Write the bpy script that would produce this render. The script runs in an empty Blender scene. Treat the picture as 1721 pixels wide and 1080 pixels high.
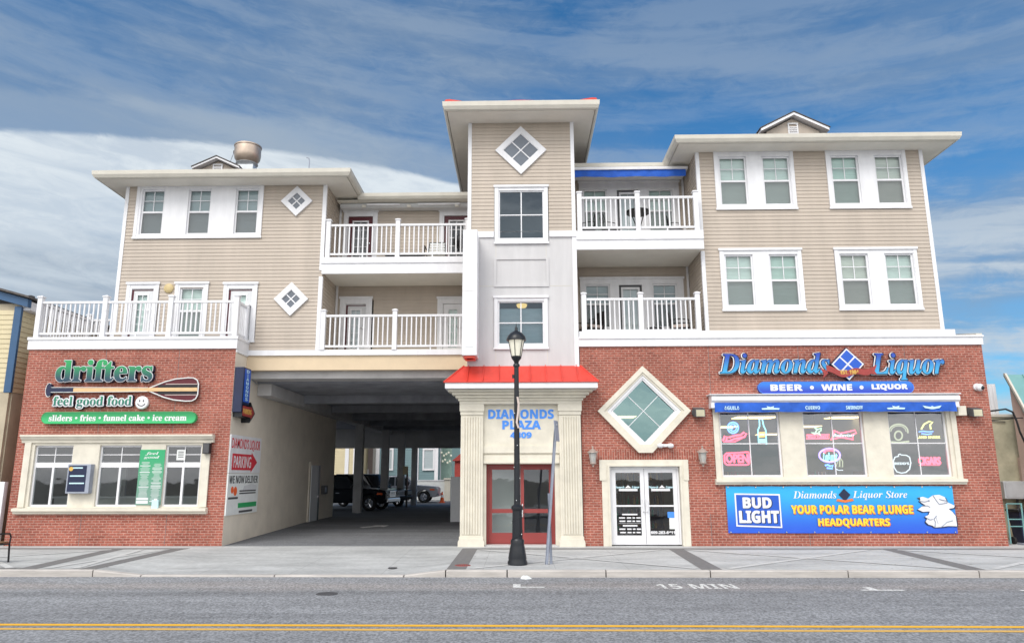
import bpy, bmesh, math, random
from mathutils import Matrix, Vector
random.seed(7)
C = bpy.context.scene
COL = C.collection
R = math.radians
PI = math.pi

# ------------------------------------------------------------------ camera
CAM_F, CAM_CX, CAM_CY = 1240.0, 845.0, 540.0          # photo 1721 x 1080
CAM_LOC = Vector((0.0, -21.0, 1.88))
PITCH, YAW, ROLL = R(11.8), R(1.2), R(0.1)
FW = Vector((-math.sin(YAW)*math.cos(PITCH), math.cos(YAW)*math.cos(PITCH), math.sin(PITCH)))
RT0 = Vector((math.cos(YAW), math.sin(YAW), 0.0))
UP0 = RT0.cross(FW)
RT = RT0*math.cos(ROLL) - UP0*math.sin(ROLL)
UP = UP0*math.cos(ROLL) + RT0*math.sin(ROLL)
cam = bpy.data.cameras.new('camera')
cam.sensor_fit = 'HORIZONTAL'; cam.sensor_width = 36.0
cam.lens = CAM_F/1721*36; cam.shift_x = (860.5-CAM_CX)/1721
cam.clip_end = 3000; cam.clip_start = 0.1
camo = bpy.data.objects.new('camera', cam); COL.objects.link(camo)
m3 = Matrix((RT, UP, -FW)).transposed()
camo.matrix_world = Matrix.Translation(CAM_LOC) @ m3.to_4x4()
C.camera = camo

def at(px, py, y):
    """the point on the vertical plane Y = y that the photo shows at pixel px, py"""
    d = FW + RT*((px-CAM_CX)/CAM_F) + UP*((CAM_CY-py)/CAM_F)
    return CAM_LOC + d*((y-CAM_LOC.y)/d.y)

# ------------------------------------------------------------------ sky
SUN_EL, SUN_AZ = R(48), R(205)          # azimuth from +Y (behind the building) clockwise: sun is behind the camera, a bit left
W = bpy.data.worlds.new('World'); C.world = W; W.use_nodes = True
nt = W.node_tree; nt.nodes.clear()
def N(t, tree=None, **kw):
    n = (tree or nt).nodes.new(t)
    for k, v in kw.items(): setattr(n, k, v)
    return n
def mth(op, a, b=None, c=None, tree=None, clamp=False):
    t = tree or nt
    n = t.nodes.new('ShaderNodeMath'); n.operation = op; n.use_clamp = clamp
    for i, v in enumerate((a, b, c)):
        if v is None: continue
        if isinstance(v, (int, float)): n.inputs[i].default_value = v
        else: t.links.new(v, n.inputs[i])
    return n.outputs[0]
def smooth(val, lo, hi, tree=None, a=0.0, b=1.0):
    t = tree or nt
    n = t.nodes.new('ShaderNodeMapRange'); n.interpolation_type = 'SMOOTHSTEP'
    t.links.new(val, n.inputs[0])
    n.inputs[1].default_value = lo; n.inputs[2].default_value = hi
    n.inputs[3].default_value = a; n.inputs[4].default_value = b
    return n.outputs[0]
sky = N('ShaderNodeTexSky', sky_type='NISHITA', sun_disc=False, sun_elevation=SUN_EL, sun_rotation=SUN_AZ)
sky.air_density = 1.0; sky.dust_density = 0.3; sky.ozone_density = 2.0
tc = N('ShaderNodeTexCoord'); sep = N('ShaderNodeSeparateXYZ'); nt.links.new(tc.outputs['Generated'], sep.inputs[0])
sx, sy, sz = sep.outputs
hh = mth('SQRT', mth('ADD', mth('ADD', mth('MULTIPLY', sx, sx), mth('MULTIPLY', sy, sy)), 1e-5))
az = mth('DIVIDE', sx, hh); el = mth('DIVIDE', sz, hh)
def noise(vx, vy, vz, scale, det, rough, dist=0.0):
    cb = N('ShaderNodeCombineXYZ')
    for i, v in enumerate((vx, vy, vz)):
        if isinstance(v, (int, float)): cb.inputs[i].default_value = v
        else: nt.links.new(v, cb.inputs[i])
    n = N('ShaderNodeTexNoise'); n.inputs['Scale'].default_value = scale; n.inputs['Detail'].default_value = det
    n.inputs['Roughness'].default_value = rough; n.inputs['Distortion'].default_value = dist
    nt.links.new(cb.outputs[0], n.inputs['Vector']); return n.outputs[0]
tilt = mth('ADD', el, mth('MULTIPLY', az, 0.10))
n1 = noise(mth('MULTIPLY', az, 1.5), mth('MULTIPLY', tilt, 5.0), 2.3, 1.5, 7, 0.5, 0.25)
n2 = noise(mth('MULTIPLY', az, 1.6), mth('MULTIPLY', tilt, 15.0), 4.1, 1.5, 8, 0.52, 0.3)
n3 = noise(mth('MULTIPLY', az, 9.0), mth('MULTIPLY', tilt, 20.0), 9.0, 2.2, 9, 0.68, 0.6)
nz = mth('ADD', mth('ADD', mth('MULTIPLY', n1, 0.74), mth('MULTIPLY', n2, 0.12)), mth('MULTIPLY', n3, 0.14))
# a grey-blue veil, thicker to the left and low down, clear blue high on the right
sn = smooth(nz, 0.36, 0.64)
vl = mth('ADD', smooth(az, -0.40, 0.40, a=0.66, b=0.30), mth('MULTIPLY', mth('SUBTRACT', sn, 0.5), 0.62))
vl = mth('ADD', vl, smooth(el, 0.48, 0.70, a=0.0, b=-0.34))
veil = mth('ADD', vl, smooth(el, 0.26, 0.40, a=0.22, b=0.0), clamp=True)
# low white streaks
low = mth('MULTIPLY', smooth(mth('ADD', mth('MULTIPLY', n2, 0.72), mth('MULTIPLY', n3, 0.28)), 0.42, 0.60), smooth(el, 0.22, 0.42, a=0.95, b=0.14))
# the bright bank whose clean upper edge falls from left to right
azo = mth('ADD', az, 0.33)
edge = mth('ADD', mth('SUBTRACT', mth('SUBTRACT', 0.444, mth('MULTIPLY', mth('MULTIPLY', azo, azo), 0.5)), el), mth('MULTIPLY', mth('SUBTRACT', n3, 0.5), 0.010))
bank = mth('MULTIPLY', smooth(edge, 0.0, 0.010), smooth(az, 0.0, 0.12, a=1.0, b=0.0))
bank = mth('MULTIPLY', bank, smooth(mth('ADD', edge, mth('MULTIPLY', mth('SUBTRACT', n2, 0.5), 0.62)), 0.03, 0.22, a=1.0, b=0.10))
bank = mth('MULTIPLY', bank, smooth(mth('ADD', mth('MULTIPLY', n2, 0.6), mth('MULTIPLY', n3, 0.4)), 0.36, 0.56, a=0.62, b=1.0))
strip = mth('MULTIPLY', mth('MULTIPLY', smooth(mth('ADD', mth('ADD', edge, 0.06), mth('MULTIPLY', mth('SUBTRACT', n1, 0.5), 0.08)), 0.0, 0.02), smooth(az, 0.0, 0.25, a=1.0, b=0.0)), 0.42)
def layer(prev, fac, col):
    m_ = N('ShaderNodeMix', data_type='RGBA'); nt.links.new(fac, m_.inputs[0]); nt.links.new(prev, m_.inputs[6]); m_.inputs[7].default_value = (*col, 1); return m_.outputs[2]
tint = N('ShaderNodeMix', data_type='RGBA', blend_type='MULTIPLY'); tint.inputs[0].default_value = 1.0
nt.links.new(sky.outputs[0], tint.inputs[6]); tint.inputs[7].default_value = (0.30, 0.72, 0.95, 1)
c_ = layer(tint.outputs[2], veil, (1.95, 2.55, 3.35))
c_ = layer(c_, strip, (2.7, 3.3, 4.0))
c_ = layer(c_, low, (3.9, 4.5, 5.1))
c_ = layer(c_, bank, (5.2, 5.7, 6.1))
# bright cloud added to the unseen sky behind the camera, to fill the facade
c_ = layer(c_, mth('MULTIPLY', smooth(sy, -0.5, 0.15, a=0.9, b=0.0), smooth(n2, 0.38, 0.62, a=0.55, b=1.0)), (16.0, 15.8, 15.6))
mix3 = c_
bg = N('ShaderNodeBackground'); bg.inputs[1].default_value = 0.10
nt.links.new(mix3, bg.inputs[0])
wo = N('ShaderNodeOutputWorld'); nt.links.new(bg.outputs[0], wo.inputs[0])

sun = bpy.data.lights.new('sun', 'SUN'); sun.energy = 1.5; sun.angle = R(30); sun.color = (1.0, 0.95, 0.88)
suno = bpy.data.objects.new('sun', sun); COL.objects.link(suno)
sd = Vector((math.sin(SUN_AZ)*math.cos(SUN_EL), math.cos(SUN_AZ)*math.cos(SUN_EL), math.sin(SUN_EL)))
suno.rotation_euler = sd.to_track_quat('Z', 'Y').to_euler(); suno.location = (-8, -30, 30)

C.view_settings.view_transform = 'Standard'; C.view_settings.look = 'None'
C.view_settings.exposure = 0.52; C.view_settings.gamma = 1.0
C.render.engine = 'CYCLES'
C.cycles.max_bounces = 7; C.cycles.diffuse_bounces = 4; C.cycles.transparent_max_bounces = 12
C.cycles.caustics_reflective = False; C.cycles.caustics_refractive = False

# ------------------------------------------------------------------ materials
def newmat(name):
    m = bpy.data.materials.new(name); m.use_nodes = True
    t = m.node_tree; b = t.nodes['Principled BSDF']
    return m, t, b
def mat(name, col, rough=0.6, var=0.08, scale=6.0, bump=0.0, metal=0.0, bscale=None, streak=None, spec=0.4):
    m, t, b = newmat(name)
    b.inputs['Roughness'].default_value = rough; b.inputs['Metallic'].default_value = metal
    b.inputs['Specular IOR Level'].default_value = spec
    g = t.nodes.new('ShaderNodeNewGeometry')
    n = t.nodes.new('ShaderNodeTexNoise'); n.inputs['Scale'].default_value = scale; n.inputs['Detail'].default_value = 6
    n.inputs['Roughness'].default_value = 0.62
    if streak:
        mp = t.nodes.new('ShaderNodeMapping'); mp.inputs['Scale'].default_value = streak
        t.links.new(g.outputs['Position'], mp.inputs[0]); t.links.new(mp.outputs[0], n.inputs['Vector'])
    else: t.links.new(g.outputs['Position'], n.inputs['Vector'])
    mr = t.nodes.new('ShaderNodeMapRange'); t.links.new(n.outputs[0], mr.inputs[0])
    mr.inputs[1].default_value = 0.3; mr.inputs[2].default_value = 0.7
    mr.inputs[3].default_value = 1-var; mr.inputs[4].default_value = 1+var
    mx = t.nodes.new('ShaderNodeVectorMath'); mx.operation = 'SCALE'
    mx.inputs[0].default_value = col[:3]; t.links.new(mr.outputs[0], mx.inputs['Scale'])
    t.links.new(mx.outputs[0], b.inputs['Base Color'])
    if bump:
        n2 = t.nodes.new('ShaderNodeTexNoise'); n2.inputs['Scale'].default_value = bscale or scale*8; n2.inputs['Detail'].default_value = 4
        t.links.new(g.outputs['Position'], n2.inputs['Vector'])
        bp = t.nodes.new('ShaderNodeBump'); bp.inputs['Strength'].default_value = bump; bp.inputs['Distance'].default_value = 0.02
        t.links.new(n2.outputs[0], bp.inputs['Height']); t.links.new(bp.outputs[0], b.inputs['Normal'])
    return m
def emat(name, col, strength, base=(0.02,)*3):
    m, t, b = newmat(name); b.inputs['Base Color'].default_value = (*base, 1)
    b.inputs['Emission Color'].default_value = (*col, 1); b.inputs['Emission Strength'].default_value = strength
    return m
def gradmat(name, z0, z1, c0, c1, rough=0.4, axis=2):
    m, t, b = newmat(name); b.inputs['Roughness'].default_value = rough
    g = t.nodes.new('ShaderNodeNewGeometry'); s = t.nodes.new('ShaderNodeSeparateXYZ'); t.links.new(g.outputs['Position'], s.inputs[0])
    f = smooth(s.outputs[axis], z0, z1, tree=t)
    mx = t.nodes.new('ShaderNodeMix'); mx.data_type = 'RGBA'; t.links.new(f, mx.inputs[0])
    mx.inputs[6].default_value = (*c0, 1); mx.inputs[7].default_value = (*c1, 1)
    t.links.new(mx.outputs[2], b.inputs['Base Color']); return m
def glassmat(name, tintc=(0.85, 0.92, 0.92), refl=0.06, rough=0.02, gcol=(0.9, 0.92, 0.95)):
    m = bpy.data.materials.new(name); m.use_nodes = True; t = m.node_tree; t.nodes.clear()
    o = t.nodes.new('ShaderNodeOutputMaterial'); mix = t.nodes.new('ShaderNodeMixShader')
    tr = t.nodes.new('ShaderNodeBsdfTransparent'); tr.inputs[0].default_value = (*tintc, 1)
    gl = t.nodes.new('ShaderNodeBsdfGlossy'); gl.inputs['Roughness'].default_value = rough; gl.inputs[0].default_value = (*gcol, 1)
    lw = t.nodes.new('ShaderNodeLayerWeight'); lw.inputs[0].default_value = 0.5
    fr = mth('MULTIPLY', mth('POWER', lw.outputs['Facing'], 5.0, tree=t), 0.9, tree=t)
    n = t.nodes.new('ShaderNodeTexNoise'); n.inputs['Scale'].default_value = 1.6; g = t.nodes.new('ShaderNodeNewGeometry'); t.links.new(g.outputs['Position'], n.inputs['Vector'])
    bp = t.nodes.new('ShaderNodeBump'); bp.inputs['Strength'].default_value = 0.05; bp.inputs['Distance'].default_value = 0.05
    t.links.new(n.outputs[0], bp.inputs['Height']); t.links.new(bp.outputs[0], gl.inputs['Normal'])
    f = mth('ADD', fr, refl, tree=t, clamp=True)
    t.links.new(f, mix.inputs[0]); t.links.new(tr.outputs[0], mix.inputs[1]); t.links.new(gl.outputs[0], mix.inputs[2])
    t.links.new(mix.outputs[0], o.inputs[0]); return m
def brickmat(name, rot=False, bw=0.205, rh=0.0685):
    m, t, b = newmat(name); b.inputs['Roughness'].default_value = 0.85; b.inputs['Specular IOR Level'].default_value = 0.2
    g = t.nodes.new('ShaderNodeNewGeometry'); s = t.nodes.new('ShaderNodeSeparateXYZ'); t.links.new(g.outputs['Position'], s.inputs[0])
    u = mth('ADD', s.outputs[0], s.outputs[1], tree=t)
    cb = t.nodes.new('ShaderNodeCombineXYZ')
    if rot: t.links.new(s.outputs[2], cb.inputs[0]); t.links.new(u, cb.inputs[1])
    else: t.links.new(u, cb.inputs[0]); t.links.new(s.outputs[2], cb.inputs[1])
    bt = t.nodes.new('ShaderNodeTexBrick'); t.links.new(cb.outputs[0], bt.inputs['Vector'])
    bt.inputs['Color1'].default_value = (0.36, 0.115, 0.082, 1); bt.inputs['Color2'].default_value = (0.26, 0.075, 0.055, 1)
    bt.inputs['Mortar'].default_value = (0.44, 0.255, 0.205, 1)
    bt.inputs['Scale'].default_value = 1.0; bt.inputs['Mortar Size'].default_value = 0.010; bt.inputs['Mortar Smooth'].default_value = 0.2
    bt.inputs['Brick Width'].default_value = 0.30 if rot else bw; bt.inputs['Row Height'].default_value = rh
    bt.inputs['Bias'].default_value = -0.1
    n = t.nodes.new('ShaderNodeTexNoise'); n.inputs['Scale'].default_value = 0.9; n.inputs['Detail'].default_value = 7; n.inputs['Roughness'].default_value = 0.6
    t.links.new(g.outputs['Position'], n.inputs['Vector'])
    n2 = t.nodes.new('ShaderNodeTexNoise'); n2.inputs['Scale'].default_value = 14; n2.inputs['Detail'].default_value = 3
    t.links.new(g.outputs['Position'], n2.inputs['Vector'])
    f = mth('ADD', smooth(n.outputs[0], 0.3, 0.7, tree=t, a=-0.16, b=0.16), smooth(n2.outputs[0], 0.3, 0.7, tree=t, a=0.82, b=1.18), tree=t)
    mx = t.nodes.new('ShaderNodeVectorMath'); mx.operation = 'SCALE'; t.links.new(bt.outputs[0], mx.inputs[0]); t.links.new(f, mx.inputs['Scale'])
    t.links.new(mx.outputs[0], b.inputs['Base Color'])
    bp = t.nodes.new('ShaderNodeBump'); bp.invert = True; bp.inputs['Strength'].default_value = 0.8; bp.inputs['Distance'].default_value = 0.01
    t.links.new(bt.outputs['Fac'], bp.inputs['Height']); t.links.new(bp.outputs[0], b.inputs['Normal'])
    return m
def roadmat(name, col, speck=0.5, dust=False):
    m, t, b = newmat(name); b.inputs['Roughness'].default_value = 0.9; b.inputs['Specular IOR Level'].default_value = 0.25
    g = t.nodes.new('ShaderNodeNewGeometry')
    def nz_(scale, sc=(1, 1, 1), det=5):
        mp = t.nodes.new('ShaderNodeMapping'); mp.inputs['Scale'].default_value = sc; t.links.new(g.outputs['Position'], mp.inputs[0])
        n = t.nodes.new('ShaderNodeTexNoise'); n.inputs['Scale'].default_value = scale; n.inputs['Detail'].default_value = det; n.inputs['Roughness'].default_value = 0.65
        t.links.new(mp.outputs[0], n.inputs['Vector']); return n.outputs[0]
    a = smooth(nz_(28, (1, 0.7, 1), 3), 0.3, 0.7, tree=t, a=1-speck, b=1+speck)
    c_ = smooth(nz_(0.5, (0.10, 2.0, 1), 7), 0.3, 0.7, tree=t, a=0.80, b=1.18)
    d_ = smooth(nz_(1.4, (1, 1, 1), 7), 0.3, 0.7, tree=t, a=0.93, b=1.07)
    # hairline cracks
    v = t.nodes.new('ShaderNodeTexVoronoi'); v.feature = 'DISTANCE_TO_EDGE'; v.inputs['Scale'].default_value = 0.45
    mp = t.nodes.new('ShaderNodeMapping'); t.links.new(g.outputs['Position'], mp.inputs[0])
    ad = t.nodes.new('ShaderNodeVectorMath'); ad.operation = 'ADD'; nn = t.nodes.new('ShaderNodeTexNoise'); nn.inputs['Scale'].default_value = 1.8; nn.inputs['Detail'].default_value = 6
    t.links.new(mp.outputs[0], ad.inputs[0]); t.links.new(nn.outputs['Color'], ad.inputs[1]); t.links.new(g.outputs['Position'], nn.inputs['Vector'])
    t.links.new(ad.outputs[0], v.inputs['Vector'])
    cr = smooth(v.outputs[0], 0.0, 0.012, tree=t, a=0.88, b=1.0)
    f = mth('MULTIPLY', mth('MULTIPLY', a, c_, tree=t), mth('MULTIPLY', d_, cr, tree=t), tree=t)
    mx = t.nodes.new('ShaderNodeVectorMath'); mx.operation = 'SCALE'; t.links.new(f, mx.inputs['Scale'])
    sp = t.nodes.new('ShaderNodeSeparateXYZ'); t.links.new(g.outputs['Position'], sp.inputs[0])
    du = smooth(mth('ADD', mth('ABSOLUTE', mth('ADD', sp.outputs[1], 6.55, tree=t), tree=t), mth('MULTIPLY', nz_(1.1, (0.5, 1, 1), 5), 1.6, tree=t), tree=t), 0.6, 1.7, tree=t, a=0.55 if dust else 0.0, b=0.0)
    cm = t.nodes.new('ShaderNodeMix'); cm.data_type = 'RGBA'; t.links.new(du, cm.inputs[0]); cm.inputs[6].default_value = (*col, 1); cm.inputs[7].default_value = (0.30, 0.265, 0.245, 1); t.links.new(cm.outputs[2], mx.inputs[0])
    t.links.new(mx.outputs[0], b.inputs['Base Color'])
    bp = t.nodes.new('ShaderNodeBump'); bp.inputs['Strength'].default_value = 0.35; bp.inputs['Distance'].default_value = 0.01
    t.links.new(a, bp.inputs['Height']); t.links.new(bp.outputs[0], b.inputs['Normal']); return m
def pavemat(name, col, joint=1.5):
    m, t, b = newmat(name); b.inputs['Roughness'].default_value = 0.85; b.inputs['Specular IOR Level'].default_value = 0.25
    g = t.nodes.new('ShaderNodeNewGeometry')
    def nz_(scale, sc, det=6):
        mp = t.nodes.new('ShaderNodeMapping'); mp.inputs['Scale'].default_value = sc; mp.inputs['Rotation'].default_value = (0, 0, 0.5)
        t.links.new(g.outputs['Position'], mp.inputs[0])
        n = t.nodes.new('ShaderNodeTexNoise'); n.inputs['Scale'].default_value = scale; n.inputs['Detail'].default_value = det; n.inputs['Roughness'].default_value = 0.66
        t.links.new(mp.outputs[0], n.inputs['Vector']); return n.outputs[0]
    a = smooth(nz_(0.8, (0.5, 1.6, 1)), 0.3, 0.7, tree=t, a=0.80, b=1.15)
    c_ = smooth(nz_(9, (1, 1, 1)), 0.3, 0.7, tree=t, a=0.90, b=1.08)
    s = t.nodes.new('ShaderNodeSeparateXYZ'); t.links.new(g.outputs['Position'], s.inputs[0])
    fx = mth('ABSOLUTE', mth('SUBTRACT', mth('FRACT', mth('DIVIDE', s.outputs[0], joint, tree=t), tree=t), 0.5, tree=t), tree=t)
    jt = smooth(fx, 0.0, 0.007, tree=t, a=0.72, b=1.0) if joint else None
    f = mth('MULTIPLY', a, c_, tree=t)
    if jt: f = mth('MULTIPLY', f, jt, tree=t)
    mx = t.nodes.new('ShaderNodeVectorMath'); mx.operation = 'SCALE'; mx.inputs[0].default_value = col; t.links.new(f, mx.inputs['Scale'])
    t.links.new(mx.outputs[0], b.inputs['Base Color']); return m
def paintmat(name, col, wear=0.5):
    """worn road paint: where it is worn away the dark asphalt shows"""
    m, t, b = newmat(name); b.inputs['Roughness'].default_value = 0.75
    g = t.nodes.new('ShaderNodeNewGeometry')
    n = t.nodes.new('ShaderNodeTexNoise'); n.inputs['Scale'].default_value = 22; n.inputs['Detail'].default_value = 6; n.inputs['Roughness'].default_value = 0.7
    t.links.new(g.outputs['Position'], n.inputs['Vector'])
    f = smooth(n.outputs[0], wear-0.12, wear+0.08, tree=t)
    mx = t.nodes.new('ShaderNodeMix'); mx.data_type = 'RGBA'; t.links.new(f, mx.inputs[0])
    mx.inputs[7].default_value = (*col, 1); mx.inputs[6].default_value = (0.17, 0.165, 0.16, 1)
    t.links.new(mx.outputs[2], b.inputs['Base Color']); return m

M = dict(
    brick=brickmat('brick'), soldier=brickmat('soldier_brick', True),
    stone=mat('cast_stone', (0.67, 0.63, 0.535), 0.8, 0.10, 2.5, 0.15), 
    stucco=mat('beige_stucco', (0.72, 0.65, 0.55), 0.9, 0.09, 1.3, 0.25, bscale=60),
    peach=mat('peach_stucco', (0.66, 0.53, 0.37), 0.9, 0.07, 1.2, 0.2, bscale=60),
    white=mat('white_vinyl', (0.74, 0.74, 0.76), 0.45, 0.07, 1.5, streak=(2.5, 2.5, 0.6)),
    wpanel=mat('white_panel', (0.56, 0.55, 0.555), 0.7, 0.08, 1.2, 0.05, streak=(2.2, 2.2, 0.35)),
    siding=mat('taupe_siding', (0.475, 0.41, 0.345), 0.6, 0.09, 1.0, streak=(1.6, 1.6, 0.35)),
    soffit=mat('soffit', (0.74, 0.71, 0.64), 0.7, 0.05, 2.0), gutter=mat('gutter', (0.60, 0.57, 0.50), 0.5, 0.06, 3.0),
    shingle=mat('shingle', (0.10, 0.09, 0.085), 0.95, 0.3, 12), redmetal=mat('red_metal', (0.60, 0.055, 0.038), 0.42, 0.12, 1.5, streak=(3, 3, .4)),
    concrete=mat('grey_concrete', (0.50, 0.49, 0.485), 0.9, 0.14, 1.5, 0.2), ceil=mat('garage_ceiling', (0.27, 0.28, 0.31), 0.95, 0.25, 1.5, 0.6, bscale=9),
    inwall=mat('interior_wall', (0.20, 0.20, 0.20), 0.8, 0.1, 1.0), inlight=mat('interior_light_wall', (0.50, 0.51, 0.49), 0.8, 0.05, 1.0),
    blind=mat('blind', (0.74, 0.82, 0.76), 0.6, 0.08, 30, streak=(0.05, 0.05, 1)), blindw=mat('warm_blind', (0.72, 0.72, 0.64), 0.6, 0.1, 30, streak=(0.05, 0.05, 1)), blinde=mat('green_blind', (0.60, 0.74, 0.66), 0.6, 0.1, 30, streak=(0.05, 0.05, 1)), blindg=mat('grey_blind', (0.38, 0.44, 0.46), 0.6, 0.08, 30, streak=(0.05, 0.05, 1)),
    glass=glassmat('glass'), dglass=glassmat('shop_glass', (0.80, 0.86, 0.86), 0.11), rglass=glassmat('reflective_glass', (0.75, 0.80, 0.84), 0.17), tglass=glassmat('teal_glass', (0.60, 0.75, 0.74), 0.42, gcol=(0.42, 0.62, 0.60)), uglass=glassmat('bluish_glass', (0.80, 0.90, 0.92), 0.09, gcol=(0.62, 0.74, 0.86)), 
    maroon=mat('maroon_paint', (0.085, 0.010, 0.018), 0.4, 0.06, 3), reddoor=mat('red_door_paint', (0.27, 0.050, 0.046), 0.4, 0.06, 3),
    black=mat('black_paint', (0.012, 0.014, 0.018), 0.35, 0.15, 5), blackm=mat('black_iron', (0.010, 0.010, 0.012), 0.5, 0.2, 8),
    navy=mat('navy', (0.015, 0.022, 0.06), 0.4, 0.1, 4), grey=mat('grey_steel', (0.32, 0.35, 0.42), 0.5, 0.1, 5, metal=0.2), dgrey=mat('dark_grey', (0.08, 0.08, 0.085), 0.6, 0.1, 4),
    chrome=mat('chrome', (0.7, 0.7, 0.72), 0.2, 0.05, 5, metal=1.0),
    galv=mat('galvanised', (0.52, 0.42, 0.34), 0.42, 0.15, 3, metal=0.7), duct=mat('duct_steel', (0.55, 0.58, 0.60), 0.5, 0.1, 3, metal=0.4),
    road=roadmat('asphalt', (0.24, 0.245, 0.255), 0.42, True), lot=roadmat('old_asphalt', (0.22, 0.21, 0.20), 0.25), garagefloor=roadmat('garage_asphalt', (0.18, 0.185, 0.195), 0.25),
    pave=pavemat('pavement_concrete', (0.46, 0.465, 0.46)), drive=pavemat('driveway_concrete', (0.44, 0.445, 0.44), 1.9),
    inlay=mat('pale_concrete', (0.54, 0.54, 0.53), 0.85, 0.12, 3), band=mat('dark_paver', (0.175, 0.17, 0.168), 0.9, 0.12, 10, 0.2),
    kerb=mat('kerb_stone', (0.46, 0.43, 0.40), 0.85, 0.2, 2.5, 0.2, streak=(0.5, 1, 4)), ground=mat('earth', (0.20, 0.19, 0.16), 0.95, 0.2, 0.3),
    yellow=paintmat('yellow_paint', (0.80, 0.43, 0.02), 0.27), fadedyellow=paintmat('faded_yellow_paint', (0.68, 0.40, 0.09), 0.38), whitepaint=paintmat('white_road_paint', (0.72, 0.72, 0.70), 0.45),
    blue=mat('blue_canvas', (0.02, 0.105, 0.50), 0.75, 0.25, 3), rblue=mat('royal_blue', (0.02, 0.10, 0.52), 0.4, 0.05, 3), cyan=mat('pale_cyan', (0.55, 0.78, 0.85), 0.5, 0.04, 3),
    ltblue=mat('letter_blue', (0.07, 0.27, 0.80), 0.45, 0.05, 3), red=mat('sign_red', (0.62, 0.03, 0.05), 0.5, 0.06, 3), ribbon=mat('ribbon_red', (0.33, 0.05, 0.045), 0.5, 0.1, 5),
    gold=mat('gold', (0.66, 0.42, 0.10), 0.5, 0.1, 5), tan=mat('tan_wood', (0.68, 0.46, 0.24), 0.5, 0.06, 5), wine=mat('wine_wood', (0.10, 0.012, 0.02), 0.45, 0.15, 5, streak=(1, 1, 12)),
    sgreen=mat('sign_green', (0.03, 0.36, 0.12), 0.45, 0.06, 3), menugreen=gradmat('menu_green', 1.2, 2.6, (0.16, 0.30, 0.24), (0.03, 0.36, 0.15)),
    orange=mat('orange', (0.80, 0.13, 0.03), 0.6, 0.08, 5), pyellow=mat('print_yellow', (0.88, 0.62, 0.05), 0.5, 0.03, 5), porange=mat('print_orange', (0.75, 0.18, 0.04), 0.5, 0.05, 5),
    paper=mat('paper', (0.74, 0.76, 0.75), 0.7, 0.06, 4), dyellow=mat('yellow_siding', (0.60, 0.52, 0.34), 0.7, 0.05, 2), tanwall=mat('tan_render', (0.44, 0.38, 0.28), 0.9, 0.14, 1.2, 0.3, bscale=14),
    bluetrim=mat('blue_trim', (0.04, 0.10, 0.20), 0.5, 0.06, 3), stain=mat('stained_render', (0.50, 0.47, 0.34), 0.95, 0.35, 0.9, 0.4, bscale=7), pinkwall=mat('pink_render', (0.58, 0.46, 0.41), 0.9, 0.08, 1.4),
    teal=mat('teal_metal', (0.16, 0.34, 0.34), 0.5, 0.08, 2), tealsid=mat('teal_siding', (0.16, 0.25, 0.27), 0.6, 0.05, 2, streak=(0.3, 0.3, 8)), greensid=mat('green_siding', (0.28, 0.40, 0.34), 0.6, 0.05, 2, streak=(0.3, 0.3, 8)),
    mauve=mat('mauve_wall', (0.36, 0.29, 0.28), 0.8, 0.08, 2), carpaint=mat('black_car_paint', (0.008, 0.009, 0.012), 0.18, 0.05, 2), silver=mat('grey_car_paint', (0.32, 0.33, 0.36), 0.28, 0.05, 2, metal=0.5), tyre=mat('tyre', (0.018, 0.018, 0.018), 0.85, 0.1, 9),
    carglass=mat('car_glass', (0.02, 0.025, 0.03), 0.08, 0.05, 2), wood=mat('bench_wood', (0.20, 0.10, 0.045), 0.6, 0.2, 6, streak=(6, 1, 6)), cushion=mat('pale_cushion', (0.55, 0.46, 0.42), 0.9, 0.1, 8),
    copper=mat('aged_copper', (0.40, 0.33, 0.29), 0.5, 0.15, 8, metal=0.3), lampglass=emat('lamp_glass', (1.0, 0.93, 0.75), 0.25, (0.55, 0.54, 0.46)), sconceglass=mat('sconce_glass', (0.42, 0.42, 0.40), 0.25, 0.1, 5),
    warm=emat('warm_light', (1.0, 0.72, 0.30), 3.2), beacon=mat('red_beacon', (0.75, 0.10, 0.06), 0.4, 0.05, 5), metalred=mat('rust_red', (0.34, 0.05, 0.04), 0.7, 0.15, 3),
    curtain=mat('door_white', (0.62, 0.63, 0.64), 0.5, 0.05, 3), roundlight=mat('ochre_lamp', (0.55, 0.43, 0.22), 0.5, 0.1, 8),
)
def screenmat():
    m = bpy.data.materials.new('insect_screen'); m.use_nodes = True; t = m.node_tree; t.nodes.clear()
    o = t.nodes.new('ShaderNodeOutputMaterial'); mix = t.nodes.new('ShaderNodeMixShader'); mix.inputs[0].default_value = 0.45
    tr = t.nodes.new('ShaderNodeBsdfTransparent'); d = t.nodes.new('ShaderNodeBsdfDiffuse'); d.inputs[0].default_value = (0.24, 0.245, 0.25, 1)
    t.links.new(tr.outputs[0], mix.inputs[1]); t.links.new(d.outputs[0], mix.inputs[2]); t.links.new(mix.outputs[0], o.inputs[0]); return m
M['screen'] = screenmat()
def neon(name, col, s=2.2): M[name] = emat('neon_'+name, col, s)
neon('nred', (1.0, 0.05, 0.10), 4.0); neon('nblue', (0.08, 0.25, 1.0), 3.6); neon('ncyan', (0.25, 0.85, 0.95), 2.0); neon('ngreen', (0.55, 0.9, 0.55), 1.2); neon('nyellow', (0.85, 0.85, 0.20), 2.0); neon('nwhite', (0.8, 0.88, 0.9), 1.1); neon('npurple', (0.30, 0.20, 1.0), 3.2); neon('namber', (1.0, 0.55, 0.08), 1.6); neon('npale', (0.70, 0.75, 0.45), 0.7)

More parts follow.
